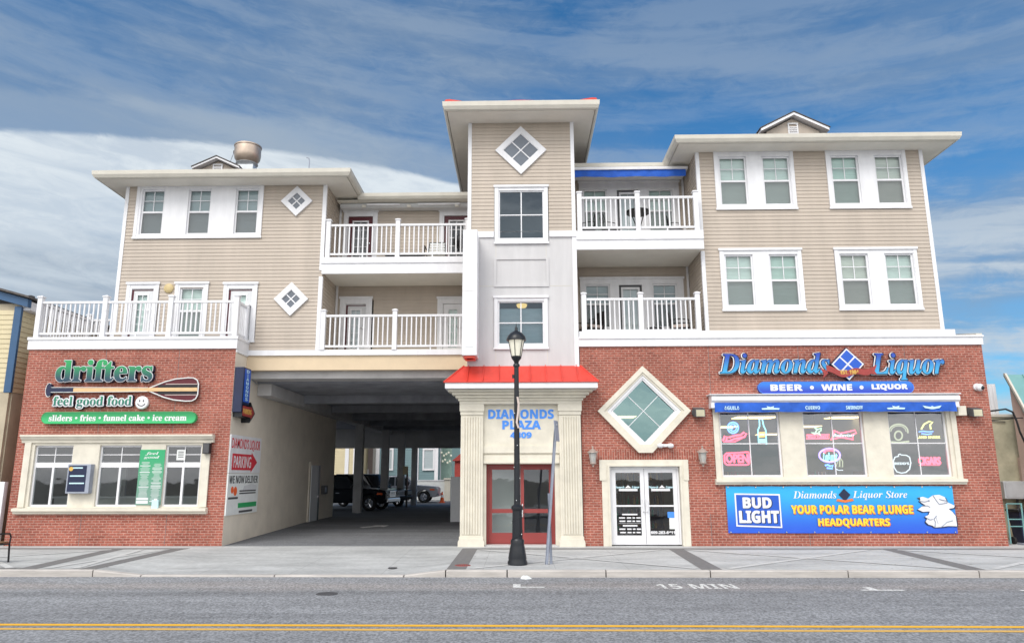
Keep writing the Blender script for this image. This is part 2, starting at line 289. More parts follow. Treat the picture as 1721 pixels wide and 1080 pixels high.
# ------------------------------------------------------------------ mesh builder
WL = {}
class MB:
    def __init__(s): s.bm = bmesh.new()
    def poly(s, pts):
        return s.bm.faces.new([s.bm.verts.new(p) for p in pts])
    def box(s, x0, x1, y0, y1, z0, z1):
        v = [s.bm.verts.new((x, y, z)) for x in (x0, x1) for y in (y0, y1) for z in (z0, z1)]
        for f in ((0, 1, 3, 2), (4, 6, 7, 5), (0, 4, 5, 1), (2, 3, 7, 6), (0, 2, 6, 4), (1, 5, 7, 3)): s.bm.faces.new([v[i] for i in f])
        return s
    def loft(s, rings, cap=True, closed=True):
        vs = [[s.bm.verts.new(p) for p in r] for r in rings]; n = len(vs[0])
        for a, b in zip(vs, vs[1:]):
            for i in range(n if closed else n-1):
                j = (i+1) % n; s.bm.faces.new((a[i], a[j], b[j], b[i]))
        if cap: s.bm.faces.new(vs[0][::-1]); s.bm.faces.new(vs[-1])
        return s
    def prism(s, pts, y0, y1): return s.loft([[(x, y0, z) for x, z in pts], [(x, y1, z) for x, z in pts]])
    def prismx(s, pts, x0, x1): return s.loft([[(x0, y, z) for y, z in pts], [(x1, y, z) for y, z in pts]])
    def prismz(s, pts, z0, z1): return s.loft([[(x, y, z0) for x, y in pts], [(x, y, z1) for x, y in pts]])
    def lathe(s, prof, cx=0, cy=0, cz=0, seg=20, cap=True):
        return s.loft([[(cx+r*math.cos(2*PI*i/seg), cy+r*math.sin(2*PI*i/seg), cz+z) for i in range(seg)] for r, z in prof], cap)
    def tube(s, pts, r, seg=8, closed=False):
        P = [Vector(p) for p in pts]; n = len(P); rings = []
        ref = None
        for i in range(n):
            if closed: d = P[(i+1) % n]-P[i-1]
            else: d = P[min(i+1, n-1)]-P[max(i-1, 0)]
            d.normalize()
            if ref is None: ref = Vector((0, 0, 1)) if abs(d.z) < 0.9 else Vector((0, 1, 0))
            a = d.cross(ref)
            if a.length < 1e-4: a = d.cross(Vector((1, 0.3, 0)))
            a.normalize(); b = a.cross(d); b.normalize(); ref = b
            rr = r[i] if isinstance(r, (list, tuple)) else r
            rings.append([P[i]+a*rr*math.cos(2*PI*k/seg)+b*rr*math.sin(2*PI*k/seg) for k in range(seg)])
        if closed: rings.append(rings[0])
        return s.loft(rings, not closed)
    def sphere(s, c, r, seg=14, rings=8, sz=1.0):
        pr = [(max(0.001, r*math.sin(PI*i/rings)), -r*sz*math.cos(PI*i/rings)) for i in range(rings+1)]
        return s.lathe(pr, c[0], c[1], c[2], seg)
    def cyl(s, a, b, r, seg=12): return s.tube([a, b], r, seg)
    def xf(s, mtx): bmesh.ops.transform(s.bm, matrix=mtx, verts=s.bm.verts); return s
    def plate(s, x0, x1, z0, z1, holes, yf, yb, rim=True):
        """a flat wall or casing facing -Y with rectangular openings, their reveals and its own rim"""
        xs = sorted({x0, x1, *[h[0] for h in holes], *[h[1] for h in holes]}); zs = sorted({z0, z1, *[h[2] for h in holes], *[h[3] for h in holes]})
        for a, b in zip(xs, xs[1:]):
            for c, d in zip(zs, zs[1:]):
                mx, mz = (a+b)/2, (c+d)/2
                if mx < x0 or mx > x1 or mz < z0 or mz > z1: continue
                if any(h[0] < mx < h[1] and h[2] < mz < h[3] for h in holes): continue
                s.poly([(a, yf, c), (b, yf, c), (b, yf, d), (a, yf, d)])
        for (a, b, c, d), inn in [(h[:4], True) for h in holes] + ([((x0, x1, z0, z1), False)] if rim else []):
            for p, q in (((a, c), (b, c)), ((b, c), (b, d)), ((b, d), (a, d)), ((a, d), (a, c))):
                f = [(p[0], yf, p[1]), (q[0], yf, q[1]), (q[0], yb, q[1]), (p[0], yb, p[1])]
                s.poly(f if inn else f[::-1])
        return s
    def siding(s, u0, u1, z0, z1, holes=(), expo=0.114, d=0.016, fn=None):
        """lap siding: every course leans out to its lower edge; fn maps (u, out, z) to the world"""
        fn = fn or (lambda u, o, z: (u, -o, z))
        n = max(1, round((z1-z0)/expo)); e = (z1-z0)/n
        for i in range(n):
            a, b = z0+i*e, z0+(i+1)*e; m = (a+b)/2
            cuts = sorted((h[0], h[1]) for h in holes if h[2] < m < h[3]); segs = []; p = u0
            for c0, c1 in cuts:
                if c0 > p: segs.append((p, c0))
                p = max(p, c1)
            if p < u1: segs.append((p, u1))
            for p, q in segs:
                s.poly([fn(p, d, a), fn(q, d, a), fn(q, 0.002, b), fn(p, 0.002, b)])
                s.poly([fn(p, 0, a), fn(q, 0, a), fn(q, d, a), fn(p, d, a)])
        return s
    def build(s, name, material, parent=None, local=False, smooth_=False, bevel=0.0, **props):
        me = bpy.data.meshes.new(name)
        bmesh.ops.recalc_face_normals(s.bm, faces=s.bm.faces) if props.pop('recalc', True) else None
        if parent is not None and not local:
            bmesh.ops.translate(s.bm, vec=-WL[parent.name], verts=s.bm.verts)
        s.bm.to_mesh(me); s.bm.free()
        me.materials.append(M[material] if isinstance(material, str) else material)
        if smooth_:
            for p in me.polygons: p.use_smooth = True
            try: me.set_sharp_from_angle(angle=R(40))
            except Exception: pass
        o = bpy.data.objects.new(name, me); COL.objects.link(o)
        if parent is not None: o.parent = parent; WL[o.name] = WL[parent.name]
        else: WL[o.name] = Vector((0, 0, 0))
        if bevel:
            bv = o.modifiers.new('bevel', 'BEVEL'); bv.width = bevel; bv.segments = 2; bv.limit_method = 'ANGLE'; bv.angle_limit = R(35)
        for k, v in props.items(): o[k] = v
        return o
def thing(name, label, cat, loc=(0, 0, 0), group=None, rz=0.0):
    o = bpy.data.objects.new(name, None); COL.objects.link(o); o.location = loc; o.rotation_euler = (0, 0, rz)
    o.empty_display_size = 0.2
    o['label'] = label; o['category'] = cat
    if group: o['group'] = group
    WL[o.name] = Vector(loc); return o
def struct(name, mb, m): return mb.build(name, m, kind='structure')
def tag(o, label, cat, group=None):
    o['label'] = label; o['category'] = cat
    if group: o['group'] = group
    return o
def dup(o, loc, rz=None, label=None):
    r = o.copy(); COL.objects.link(r); r.location = loc
    if rz is not None: r.rotation_euler = (0, 0, rz)
    if label: r['label'] = label
    for ch in list(o.children):
        c = ch.copy(); COL.objects.link(c); c.parent = r
        for g in list(ch.children):
            d = g.copy(); COL.objects.link(d); d.parent = c
    return r

# lettering: Unicode mathematical alphabets give bold, italic and script faces from the built-in font set
def style(t, st):
    base = {'bold': (0x1D5D4, 0x1D5EE, 0x1D7EC), 'serif': (0x1D400, 0x1D41A, 0x1D7CE), 'ital': (0x1D468, 0x1D482, 0x1D7CE), 'bi': (0x1D63C, 0x1D656, 0x1D7EC), 'script': (0x1D4D0, 0x1D4EA, 0x1D7CE)}.get(st)
    if not base: return t
    o = ''
    for ch in t:
        if 'A' <= ch <= 'Z': o += chr(base[0]+ord(ch)-65)
        elif 'a' <= ch <= 'z': o += chr(base[1]+ord(ch)-97)
        elif '0' <= ch <= '9': o += chr(base[2]+ord(ch)-48)
        else: o += ch
    return o
GS = bpy.data.scenes.new('glyph_scene')
def glyphs(body, st='bold', offset=0.0, extrude=0.05, spacing=1.0):
    cu = bpy.data.curves.new('glyphs', 'FONT'); cu.body = style(body, st); cu.size = 1.0; cu.extrude = extrude; cu.offset = offset
    cu.resolution_u = 4; cu.space_character = spacing
    o = bpy.data.objects.new('glyphs', cu); GS.collection.objects.link(o)
    GS.view_layers[0].update(); dg = GS.view_layers[0].depsgraph; me = bpy.data.meshes.new_from_object(o.evaluated_get(dg))
    bm = bmesh.new(); bm.from_mesh(me)
    bpy.data.objects.remove(o); bpy.data.curves.remove(cu); bpy.data.meshes.remove(me)
    return bm
def bounds(bm):
    xs = [v.co.x for v in bm.verts]; ys = [v.co.y for v in bm.verts]
    return min(xs), max(xs), min(ys), max(ys)
FRONT = lambda y: (lambda u, v, w: (u, y-w, v))
def letters(name, body, x0, x1, z0, z1, fn, depth, material, parent=None, st='bold', offset=0.0, spacing=1.0, ref=None, slant=0.0, **props):
    """lettering fitted to the rectangle x0..x1, z0..z1 of a wall; fn maps (u, v, out) to the world"""
    bm = glyphs(body, st, offset, 0.05, spacing)
    if slant:
        for v in bm.verts: v.co.x += v.co.y*slant
    a, b, c, d = bounds(bm)
    if ref: a, b, c, d = ref
    for v in bm.verts:
        u = x0+(v.co.x-a)/(b-a)*(x1-x0); w = z0+(v.co.y-c)/(d-c)*(z1-z0)
        o = depth if v.co.z > 0 else 0.0
        v.co = Vector(fn(u, w, o))
    mb = MB(); mb.bm.free(); mb.bm = bm
    return mb.build(name, material, parent, **props)
def fat_letters(name, body, x0, x1, z0, z1, fn, depth, material, parent, st, d, n=10, spacing=1.0, ref=None):
    out = bmesh.new(); src = glyphs(body, st, 0.0, 0.05, spacing); a, b, c, e = ref or bounds(src)
    for k in range(n+1):
        du, dv = (d*math.cos(2*PI*k/n), d*math.sin(2*PI*k/n)) if k < n else (0, 0)
        m_ = {}
        for v in src.verts:
            u = x0+(v.co.x-a)/(b-a)*(x1-x0)+du; w = z0+(v.co.y-c)/(e-c)*(z1-z0)+dv
            m_[v] = out.verts.new(fn(u, w, depth-k*.0004 if v.co.z > 0 else k*.0002))
        for f in src.faces: out.faces.new([m_[v] for v in f.verts])
    src.free(); mb = MB(); mb.bm.free(); mb.bm = out
    return mb.build(name, material, parent)
def refbox(body, st, spacing=1.0, slant=0.0):
    bm = glyphs(body, st, 0, 0.05, spacing)
    if slant:
        for v in bm.verts: v.co.x += v.co.y*slant
    r = bounds(bm); bm.free(); return r
def arc(cx, cz, rx, rz, a0, a1, n, y): return [(cx+rx*math.cos(a0+(a1-a0)*i/n), y, cz+rz*math.sin(a0+(a1-a0)*i/n)) for i in range(n+1)]


# ------------------------------------------------------------------ ground, road, pavement
struct('ground', MB().box(-500, 500, -300, 700, -0.6, -0.30), 'ground')
struct('road', MB().box(-200, 200, -15.2, -5.32, -0.29, -0.13), 'road')
struct('far_pavement', MB().box(-200, 200, -26, -15.2, -0.29, 0.0), 'pave')
mb = MB()
PX = [-80, -8.75, -7.75, -2.35, -1.5, 80]; PY = [0.0, -1.25, -5.16]
def pz(i, j): return -0.10 if (j == 2 and i in (2, 3)) else (-0.02 if j == 1 and i in (2, 3) else 0.0)
pv = MB(); dv = MB()
for i in range(5):
    for j in range(2):
        f = [(PX[a], PY[b], pz(a, b)) for a, b in ((i, j+1), (i+1, j+1), (i+1, j), (i, j))]
        (dv if i in (1, 2, 3) else pv).poly(f)
for xa, xb in ((-80, -8.75), (-1.5, 80)): pv.poly([(xa, PY[0], 0), (xb, PY[0], 0), (xb, 14, 0), (xa, 14, 0)][::1]) if xa < -20 else pv.poly([(xa, PY[0], 0), (xb, PY[0], 0), (xb, 14, 0), (xa, 14, 0)])
struct('pavement', pv, 'pave'); struct('driveway', dv, 'drive')
# kerb in long stones with a joint between them; it drops in front of the driveway
mb = MB()
def kz(x):
    for (a, za), (b, zb) in zip([(-80, 0.005), (-8.75, 0.005), (-7.75, -0.095), (-2.35, -0.095), (-1.5, 0.005)], [(-8.75, 0.005), (-7.75, -0.095), (-2.35, -0.095), (-1.5, 0.005), (80, 0.005)]):
        if a <= x <= b: return za+(zb-za)*(x-a)/(b-a)
stones = [-60, -45, -30, -20, -14.2, -10.9, -8.75, -7.75, -5.0, -2.35, -1.5, -0.25, 1.75, 3.85, 6.6, 9.2, 12.2, 15.2, 18.2, 25, 40, 60]
for a, b in zip(stones, stones[1:]):
    g = 0.012
    for (x0, x1) in ((a+g, b-g),):
        z0, z1 = kz(x0), kz(x1)
        mb.loft([[(x0, -5.32, -0.28), (x0, -5.32, z0-0.02), (x0, -5.30, z0), (x0, -5.162, z0), (x0, -5.162, -0.28)],
                 [(x1, -5.32, -0.28), (x1, -5.32, z1-0.02), (x1, -5.30, z1), (x1, -5.162, z1), (x1, -5.162, -0.28)]])
struct('kerb', mb, 'kerb')
mb = MB()
for x0, x1, x2, x3 in ((-10.45, -10.05, -10.45, -10.85), (-8.75, -8.35, -9.15, -8.75), (-1.5, -1.1, -1.5, -1.1), (3.72, 4.14, 3.9, 4.28), (9.05, 9.45, 9.4, 9.78), (14.5, 14.9, 14.8, 15.2)):
    if x0 == -8.75: x0, x1, x2, x3 = -9.15, -8.78, -9.2, -8.83
    mb.poly([(x0, -5.14, 0.004), (x1, -5.14, 0.004), (max(x2, x3), -0.9, 0.004), (min(x2, x3), -0.9, 0.004)])
for a, b in ((-30, -8.8), (-1.5, 30)): mb.poly([(a, -0.9, 0.004), (b, -0.9, 0.004), (b, -0.62, 0.004), (a, -0.62, 0.004)])
mb.poly([(-30, -5.14, 0.004), (-10.5, -5.14, 0.004), (-10.5, -4.9, 0.004), (-30, -4.9, 0.004)])
struct('pavement_band', mb, 'band')
mb = MB()
def strip(a, b, w, z=0.008):
    a = Vector(a); b = Vector(b); d = (b-a).normalized(); n = Vector((-d.y, d.x, 0))*w/2
    mb.poly([(*(p).xy, z) for p in (a-n, b-n, b+n, a+n)])
for x0, x1 in ((-1.1, 3.75), (4.2, 9.05), (9.6, 14.5), (-14.5, -10.6), (-10.0, -9.2)):
    xm = (x0+x1)/2; w = x1-x0
    strip((x0+.1, -5.0, 0), (x1-.1, -1.05, 0), 0.16); strip((x0+.1, -1.05, 0), (x1-.1, -5.0, 0), 0.16, 0.0095)
struct('pavement_inlay', mb, 'inlay')
mb = MB()
mb.poly([(-200, -10.33, -0.126), (200, -10.33, -0.126), (200, -10.2, -0.126), (-200, -10.2, -0.126)]); struct('road_marking_centre_line', mb, 'yellow')
mb = MB(); mb.poly([(-200, -10.61, -0.126), (200, -10.61, -0.126), (200, -10.49, -0.126), (-200, -10.49, -0.126)]); struct('road_marking_faded_line', mb, 'fadedyellow')
mb = MB()
def q(x0, x1, y0, y1, z=-0.126): mb.poly([(x0, y0, z), (x1, y0, z), (x1, y1, z), (x0, y1, z)])
q(-0.12, 0.46, -6.74, -6.62); q(-0.12, 0.02, -6.62, -6.30)
q(6.1, 6.85, -7.04, -6.92); q(6.28, 6.42, -6.92, -6.62)
q(8.9, 10.5, -7.05, -6.93); q(-13.2, -12.4, -6.8, -6.68)
struct('road_marking_parking_bay', mb, 'whitepaint')
def onroad(u, v, w): return (u, v, -0.126+w)
letters('road_marking_time_limit', '15 MIN', 2.55, 4.0, -6.85, -6.25, onroad, 0.0012, 'whitepaint', kind='structure')
# the covered drive-through and the yard behind
mb = MB()
mb.loft([[(-8.2, 0, -0.001), (-1.5, 0, -0.001)], [(-8.2, 8, 0.15), (-1.5, 8, 0.15)]], False, False)
mb.poly([(-40, 8, 0.15), (-1.5, 8, 0.15), (-1.5, 25.5, 0.15), (-40, 25.5, 0.15)])
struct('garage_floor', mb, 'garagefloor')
struct('yard_paving', MB().box(-150, 150, 25.5, 140, -0.1, 0.15), 'lot')
mb = MB()       # white arrow painted on the drive
ax, ay = at(630, 891, 6.2).x, 6.2
def rz_(y): return 0.15*y/8+0.006
pts = [(-.7, -.14), (-.7, .14), (.15, .14), (.15, .42), (.75, 0), (.15, -.42), (.15, -.14)]
a_ = R(40)
P2 = [(ax+p[0]*math.cos(a_)*.75-p[1]*math.sin(a_), ay+p[0]*math.sin(a_)+p[1]*math.cos(a_)) for p in pts]
mb.poly([(x, y, rz_(y)) for x, y in P2]); struct('garage_floor_arrow_marking', mb, 'whitepaint')
def blot(x, y, r, z, m, nm, seed):
    rnd = random.Random(seed); mb = MB(); n = 18
    mb.poly([(x+r*rnd.uniform(.75, 1.2)*math.cos(2*PI*i/n)*1.6, y+r*rnd.uniform(.75, 1.2)*math.sin(2*PI*i/n), z) for i in range(n)]); return mb
mb = MB(); rnd = random.Random(11)
for k in range(46):
    x, y = rnd.uniform(-11, 11), rnd.uniform(-5.0, -1.0)
    if -8.7 < x < -1.5: continue
    r = rnd.uniform(.012, .03); n = 7; mb.poly([(x+r*math.cos(2*PI*i/n), y+r*math.sin(2*PI*i/n), 0.0125) for i in range(n)])
o = mb.build('pavement_gum_dirt', 'band', kind='stuff')
# manhole covers and a drain slot
def manhole(label, x, y, z, r, m='metalred'):
    t = thing('manhole_cover', label, 'manhole cover', (x, y, z))
    MB().lathe([(r, 0.0), (r, 0.006), (r*.96, 0.009), (0.001, 0.009)], x, y, z, 24).build('lid', m, t)
    mb = MB()
    for k in range(-3, 4): mb.box(x+k*r/4-.01, x+k*r/4+.01, y-r*.55, y+r*.55, z+.009, z+.012)
    mb.build('tread', 'dgrey', t)
manhole('rust brown round cover set in the pavement beside the driveway', at(778, 952, -4.4).x, -4.45, 0.001, 0.17)
manhole('small dark valve cover low on the driveway concrete', -2.75, -4.3, -0.07, 0.10, 'dgrey')
manhole('flat dark cover in the asphalt of the near traffic lane', -3.36, -7.5, -0.129, 0.19, 'dgrey')
mb = MB()
pts = [(0.02, -5.55), (0.14, -5.64), (0.25, -5.54), (0.2, -5.44), (0.06, -5.46)]
mb.loft([[(x, y, -0.128) for x, y in pts], [(0.13+(x-.13)*.8, -5.52+(y+5.52)*.7, -0.09+0.02*math.sin(19*x)) for x, y in pts], [(0.13+(x-.13)*.3, -5.52+(y+5.52)*.3, -0.07) for x, y in pts]])
tag(mb.build('crumpled_litter', 'paper'), 'crumpled white paper lying in the gutter by the kerb', 'litter')

# ------------------------------------------------------------------ THE BUILDING
B = thing('mixed_use_building', 'three storey taupe sided building over brick ground floor shops with a central tower', 'building', (0, 6, 0))
def part(name, mb, m, parent=None, **k): return mb.build(name, m, parent or B, **k)

LX0, LX1, RX0, RX1 = -14.3, -8.2, 1.77, 13.2
ZB = 5.51
# --- brick ground floor, left
LWIN = [(-13.75, -12.64), (-11.88, -10.68), (-9.99, -8.96)]
part('brick_wall', MB().plate(LX0, LX1, -0.05, ZB, [(-13.8, -8.92, 1.04, 2.82)], 0.0, 0.16, rim=False), 'brick')
mb = MB(); mb.box(LX0, LX0+.2, 0.001, 12.5, -0.05, ZB); part('side_wall', mb, 'brick')
# --- brick ground floor, right (rect holes + diamond)
DC = (3.53, 3.66); DH = 1.24
mb = MB()
holes = [(2.30, 4.68, -0.05, 2.31), (5.6, 12.05, 1.72, 3.80), (DC[0]-DH, DC[0]+DH, DC[1]-DH, DC[1]+DH)]
mb.plate(RX0, RX1, -0.05, ZB, holes[:2]+holes[2:], 0.0, 0.16, rim=False)
# keep the diamond opening: fill its square back to a diamond
for sx_ in (-1, 1):
    for sz_ in (-1, 1):
        cx, cz = DC[0]+sx_*DH, DC[1]+sz_*DH
        mb.poly([(cx, 0.0, cz), (DC[0], 0.0, cz), (cx, 0.0, DC[1])])
part('brick_wall', mb, 'brick')
mb = MB(); mb.box(RX1-.2, RX1, 0.001, 20, -0.05, ZB); part('side_wall', mb, 'brick')
mb = MB(); mb.plate(1.95, 5.12, 2.315, 2.60, [], -0.006, 0.01); part('soldier_course', mb, 'soldier')
# control joints and a concrete footing line
mb = MB()
for x in (-12.0, -9.85, 5.45, 8.0, 11.0):
    part('control_joint', MB().box(x-.006, x+.006, -0.004, 0.01, 3.1 if x < 0 else 4.0, ZB), 'band')
for x in (-12.2, -9.8, 5.25, 7.9, 10.95): part('control_joint', MB().box(x-.006, x+.006, -0.004, 0.01, 0.02, 0.85), 'band')
# white parapet band on top of the brick
mb = MB()
mb.box(LX0-.03, LX1+.04, -0.05, 0.9, ZB, 5.79); mb.box(LX0-.05, LX1+.06, -0.075, 0.9, 5.79, 5.87)
part('parapet_band', mb, 'white')
mb = MB()
mb.box(RX0-.02, RX1+.03, -0.05, 0.6, ZB, 5.73); mb.box(RX0-.02, RX1+.05, -0.08, 0.6, 5.73, 5.78); mb.box(RX0, 12.5, -0.02, 0.29, 5.78, 5.96)
part('parapet_band', mb, 'white')
mb = MB(); mb.prismx([(-0.05, 5.78), (0.3, 5.84), (6, 6.75), (6, 6.0), (0.3, 5.78)], RX1-.12, RX1-.02); part('side_parapet', mb, 'white')
mb = MB(); mb.prismx([(-0.06, 5.785), (0.3, 5.845), (6, 6.755), (6, 6.80), (0.3, 5.89), (-0.06, 5.83)], RX1-.15, RX1+.02); part('parapet_coping', mb, 'gutter')
# --- return wall along the drive, lintel, garage
mb = MB(); mb.box(LX1-.2, LX1+.001, 0.002, 12.3, -0.05, ZB); part('stucco_wall', mb, 'stucco')
mb = MB(); mb.box(LX1, LX1+.035, 0.0, 0.9, ZB-.10, ZB+.28); part('parapet_band', mb, 'white')
part('lintel', MB().box(LX1+.004, -1.5, 0.9, 1.15, 5.0, 5.44), 'peach')
mb = MB(); mb.box(LX1+.004, -1.52, 0.84, 1.2, 5.44, 5.60); part('balcony_fascia', mb, 'white')
mb = MB(); mb.box(LX1+.01, -1.52, 1.16, 1.9, 4.78, 5.3); mb.box(LX1+.012, LX1+.45, 1.95, 24.9, 4.35, 4.72)
part('concrete_beam', mb, 'concrete')
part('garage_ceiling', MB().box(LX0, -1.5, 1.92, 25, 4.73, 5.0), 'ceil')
mb = MB(); mb.box(-14.2, -1.5, 24.6, 25, 3.55, 4.725); part('concrete_beam', mb, 'concrete')
for y in (5.5, 9.5, 13.5, 17.5, 21.5): part('ceiling_joist', MB().box(LX1+.46, -1.51, y, y+.35, 4.45, 4.728), 'ceil')
part('garage_wall', MB().box(-1.5, -1.3, 0.9, 25, -0.05, 4.72), 'concrete')
part('garage_wall', MB().box(-14.2, LX1-.21, 12.2, 12.4, -0.05, 4.72), 'concrete')
for px, y in ((600.5, 15.6), (645, 20.6), (672.5, 23.4), (695, 24.75)):
    x = at(px, 850, y).x
    w = 0.2 if px < 690 else 0.17
    c = MB(); c.box(x-w, x+w, y-w, y+w, 0.14, 4.4 if px < 690 else 3.6); part('garage_column', c, 'concrete', bevel=0.02)
mb = MB(); mb.box(LX1+.002, LX1+.05, 8.25, 9.75, 0.1, 2.42); d = part('side_door', mb, 'stucco')
mb = MB(); mb.box(LX1+.05, LX1+.075, 8.4, 9.45, 0.13, 2.3); mb.build('door_leaf', 'curtain', d)
mb = MB(); mb.box(LX1+.052, LX1+.09, 9.45, 9.62, 0.13, 2.3); mb.build('open_gap', 'black', d)
mb = MB(); mb.box(LX1+.075, LX1+.12, 9.28, 9.36, 1.05, 1.12); mb.build('handle', 'chrome', d)
t = thing('meter_box', 'small dark box on the drive wall beside the white door', 'meter box', (LX1, 10.4, 1.3))
MB().box(LX1+.001, LX1+.14, 10.2, 10.75, 1.15, 1.5).build('housing', 'dgrey', t); MB().box(LX1+.14, LX1+.155, 10.28, 10.5, 1.22, 1.42).build('cover', 'grey', t)
mb = MB(); mb.tube([(LX1+.03, 0.95, 4.95), (LX1+.03, 3, 4.80), (LX1+.03, 12, 4.80)], 0.03); part('conduit', mb, 'grey')

# --- upper masses
YF_L, YF_R = 0.9, 0.3
ZL, ZR, ZT = 11.0, 11.70, 12.70
SL0, SL1 = -12.42, -6.03
SR0, SR1 = 5.50, 12.36
BK_L, BK_R = 2.6, 2.0
# left block siding
WL3 = [(-11.9, -11.17), (-10.41, -9.68), (-8.9, -8.16)]
hl = [(-12.07, -8.02, 9.18, 10.97), (-12.08, -11.06, 5.9, 7.6), (-10.56, -9.55, 5.9, 7.6), (-9.06, -8.0, 5.9, 7.6)]
part('siding_wall', MB().siding(SL0, SL1, 5.61, ZL, hl, fn=lambda u, o, z: (u, YF_L-o, z)), 'siding')
part('siding_wall', MB().siding(YF_L, BK_L+.2, 5.61, ZL, fn=lambda u, o, z: (SL1+o-.002, u, z)), 'siding')
hb = [(-5.85, -4.75, 5.6, 7.6), (-2.6, -1.5, 5.6, 7.6), (-5.85, -4.77, 8.4, 10.62), (-2.6, -1.5, 8.4, 10.62)]
part('siding_wall', MB().siding(SL1, -1.47, 5.61, ZL, hb, fn=lambda u, o, z: (u, BK_L-o, z)), 'siding')
# right block
hr = [(6.03, 8.45, 9.75, 11.64), (9.43, 11.85, 9.75, 11.64), (6.02, 8.43, 6.62, 8.45), (9.41, 11.84, 6.62, 8.45)]
part('siding_wall', MB().siding(SR0, SR1, 5.97, ZR, hr, fn=lambda u, o, z: (u, YF_R-o, z)), 'siding')
part('siding_wall', MB().siding(YF_R, BK_R+.2, 5.97, ZR, fn=lambda u, o, z: (SR0-o+.002, u, z)), 'siding')
hrr = [(2.0, 5.28, 6.0, 8.05), (2.03, 5.3, 8.9, 11.33)]
part('siding_wall', MB().siding(1.71, SR0, 5.9, ZR, hrr, fn=lambda u, o, z: (u, BK_R-o, z)), 'siding')
# tower
TX0, TX1 = -1.47, 1.72
ht = [(-0.69, 0.94, 8.64, 10.40)]
part('siding_wall', MB().siding(TX0, TX1, 9.01, ZT, ht, fn=lambda u, o, z: (u, -o, z)), 'siding')
part('tower_panel_wall', MB().plate(TX0, TX1, 4.9, 9.01, [(-0.69, 0.94, 8.64, 9.01), (-0.70, 0.87, 5.48, 6.97)], 0.0, 0.1, rim=False), 'wpanel')
mb = MB(); mb.box(TX0, TX0+.15, 0.005, 7, 4.9, ZT); mb.box(TX1-.15, TX1, 0.005, 7, 4.9, ZT); part('side_wall', mb, 'siding')
# corner boards
mb = MB()
for x0, x1, y, z0, z1 in ((SL0-.02, SL0+.09, YF_L, 5.61, ZL), (SL1-.10, SL1+.02, YF_L, 8.1, ZL), (SL1-.10, SL1+.02, YF_L, 5.61, 7.9), (SR0-.02, SR0+.09, YF_R, 8.95, ZR), (SR0-.02, SR0+.09, YF_R, 5.97, 8.44), (SR1-.09, SR1+.02, YF_R, 5.97, ZR), (TX0-.02, TX0+.09, 0.0, 9.01, ZT), (TX1-.09, TX1+.02, 0.0, 8.95, ZT), (TX1-.10, TX1+.03, 0.0, 4.9, 8.82)):
    mb.box(x0, x1, y-.03, y+.06, z0, z1); part('corner_board', mb, 'white'); mb = MB()
mb.box(SL1+.02, SL1+.09, BK_L-.03, BK_L, 5.62, 10.9); part('corner_board', mb, 'white'); mb = MB(); mb.box(SR0-.09, SR0-.02, BK_R-.03, BK_R, 5.9, 11.5)
part('corner_board', mb, 'white')
# tower belt, applied panel frame, joints
for a, b in ((TX0-.03, -0.70), (0.95, TX1+.04)): part('belt_course', MB().box(a, b, -0.05, 0.03, 8.82, 9.0), 'white')
mb = MB(); mb.plate(-0.70, 0.92, 7.30, 8.20, [(-0.62, 0.84, 7.37, 8.13)], -0.03, 0.0)
part('panel_frame', mb, 'wpanel')
mb = MB()
for x in (-0.64, 0.85): mb.box(x-.006, x+.006, -0.004, 0.001, 8.2, 8.62); mb.box(x-.006, x+.006, -0.004, 0.001, 5.0, 5.46)
for a, b in ((TX0+.1, -0.72), (0.94, TX1-.1)): mb.box(a, b, -0.004, 0.001, 7.32, 7.335)
part('panel_joint', mb, 'gutter')
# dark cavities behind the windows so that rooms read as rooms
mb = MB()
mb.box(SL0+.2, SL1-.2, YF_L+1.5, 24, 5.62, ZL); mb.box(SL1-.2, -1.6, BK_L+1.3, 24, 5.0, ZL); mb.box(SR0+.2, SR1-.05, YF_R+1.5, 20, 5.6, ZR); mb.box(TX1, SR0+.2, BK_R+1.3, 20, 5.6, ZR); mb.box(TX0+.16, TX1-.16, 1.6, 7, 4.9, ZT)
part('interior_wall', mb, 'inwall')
mb = MB()
mb.box(SL0, SL0+.15, YF_L+.02, 24, 5.6, ZL); mb.box(SR1-.15, SR1, YF_R+.02, 20, 5.75, ZR); mb.box(SL1-.15, SL1-.02, YF_L+.02, 24, 5.6, ZL); mb.box(SR0+.02, SR0+.15, YF_R+.02, 20, 5.75, ZR)
part('side_wall', mb, 'siding')
mb = MB()
mb.box(SL0+.16, SL1-.16, YF_L+.03, YF_L+1.5, 8.25, 8.55); mb.box(SR0+.16, SR1-.16, YF_R+.03, YF_R+1.5, 8.55, 8.85); mb.box(SL1, -1.6, BK_L+.03, BK_L+1.3, 8.1, 8.45); mb.box(TX1+.01, SR0, BK_R+.03, BK_R+1.3, 8.45, 8.9); mb.box(TX0+.16, TX1-.16, .12, 1.6, 7.4, 7.9)
mb.box(SL0+.16, SL1-.16, YF_L+.03, YF_L+1.5, 5.45, 5.62); mb.box(SR0+.16, SR1-.16, YF_R+.03, YF_R+1.5, 5.5, 5.95)
part('floor_slab', mb, 'inwall')
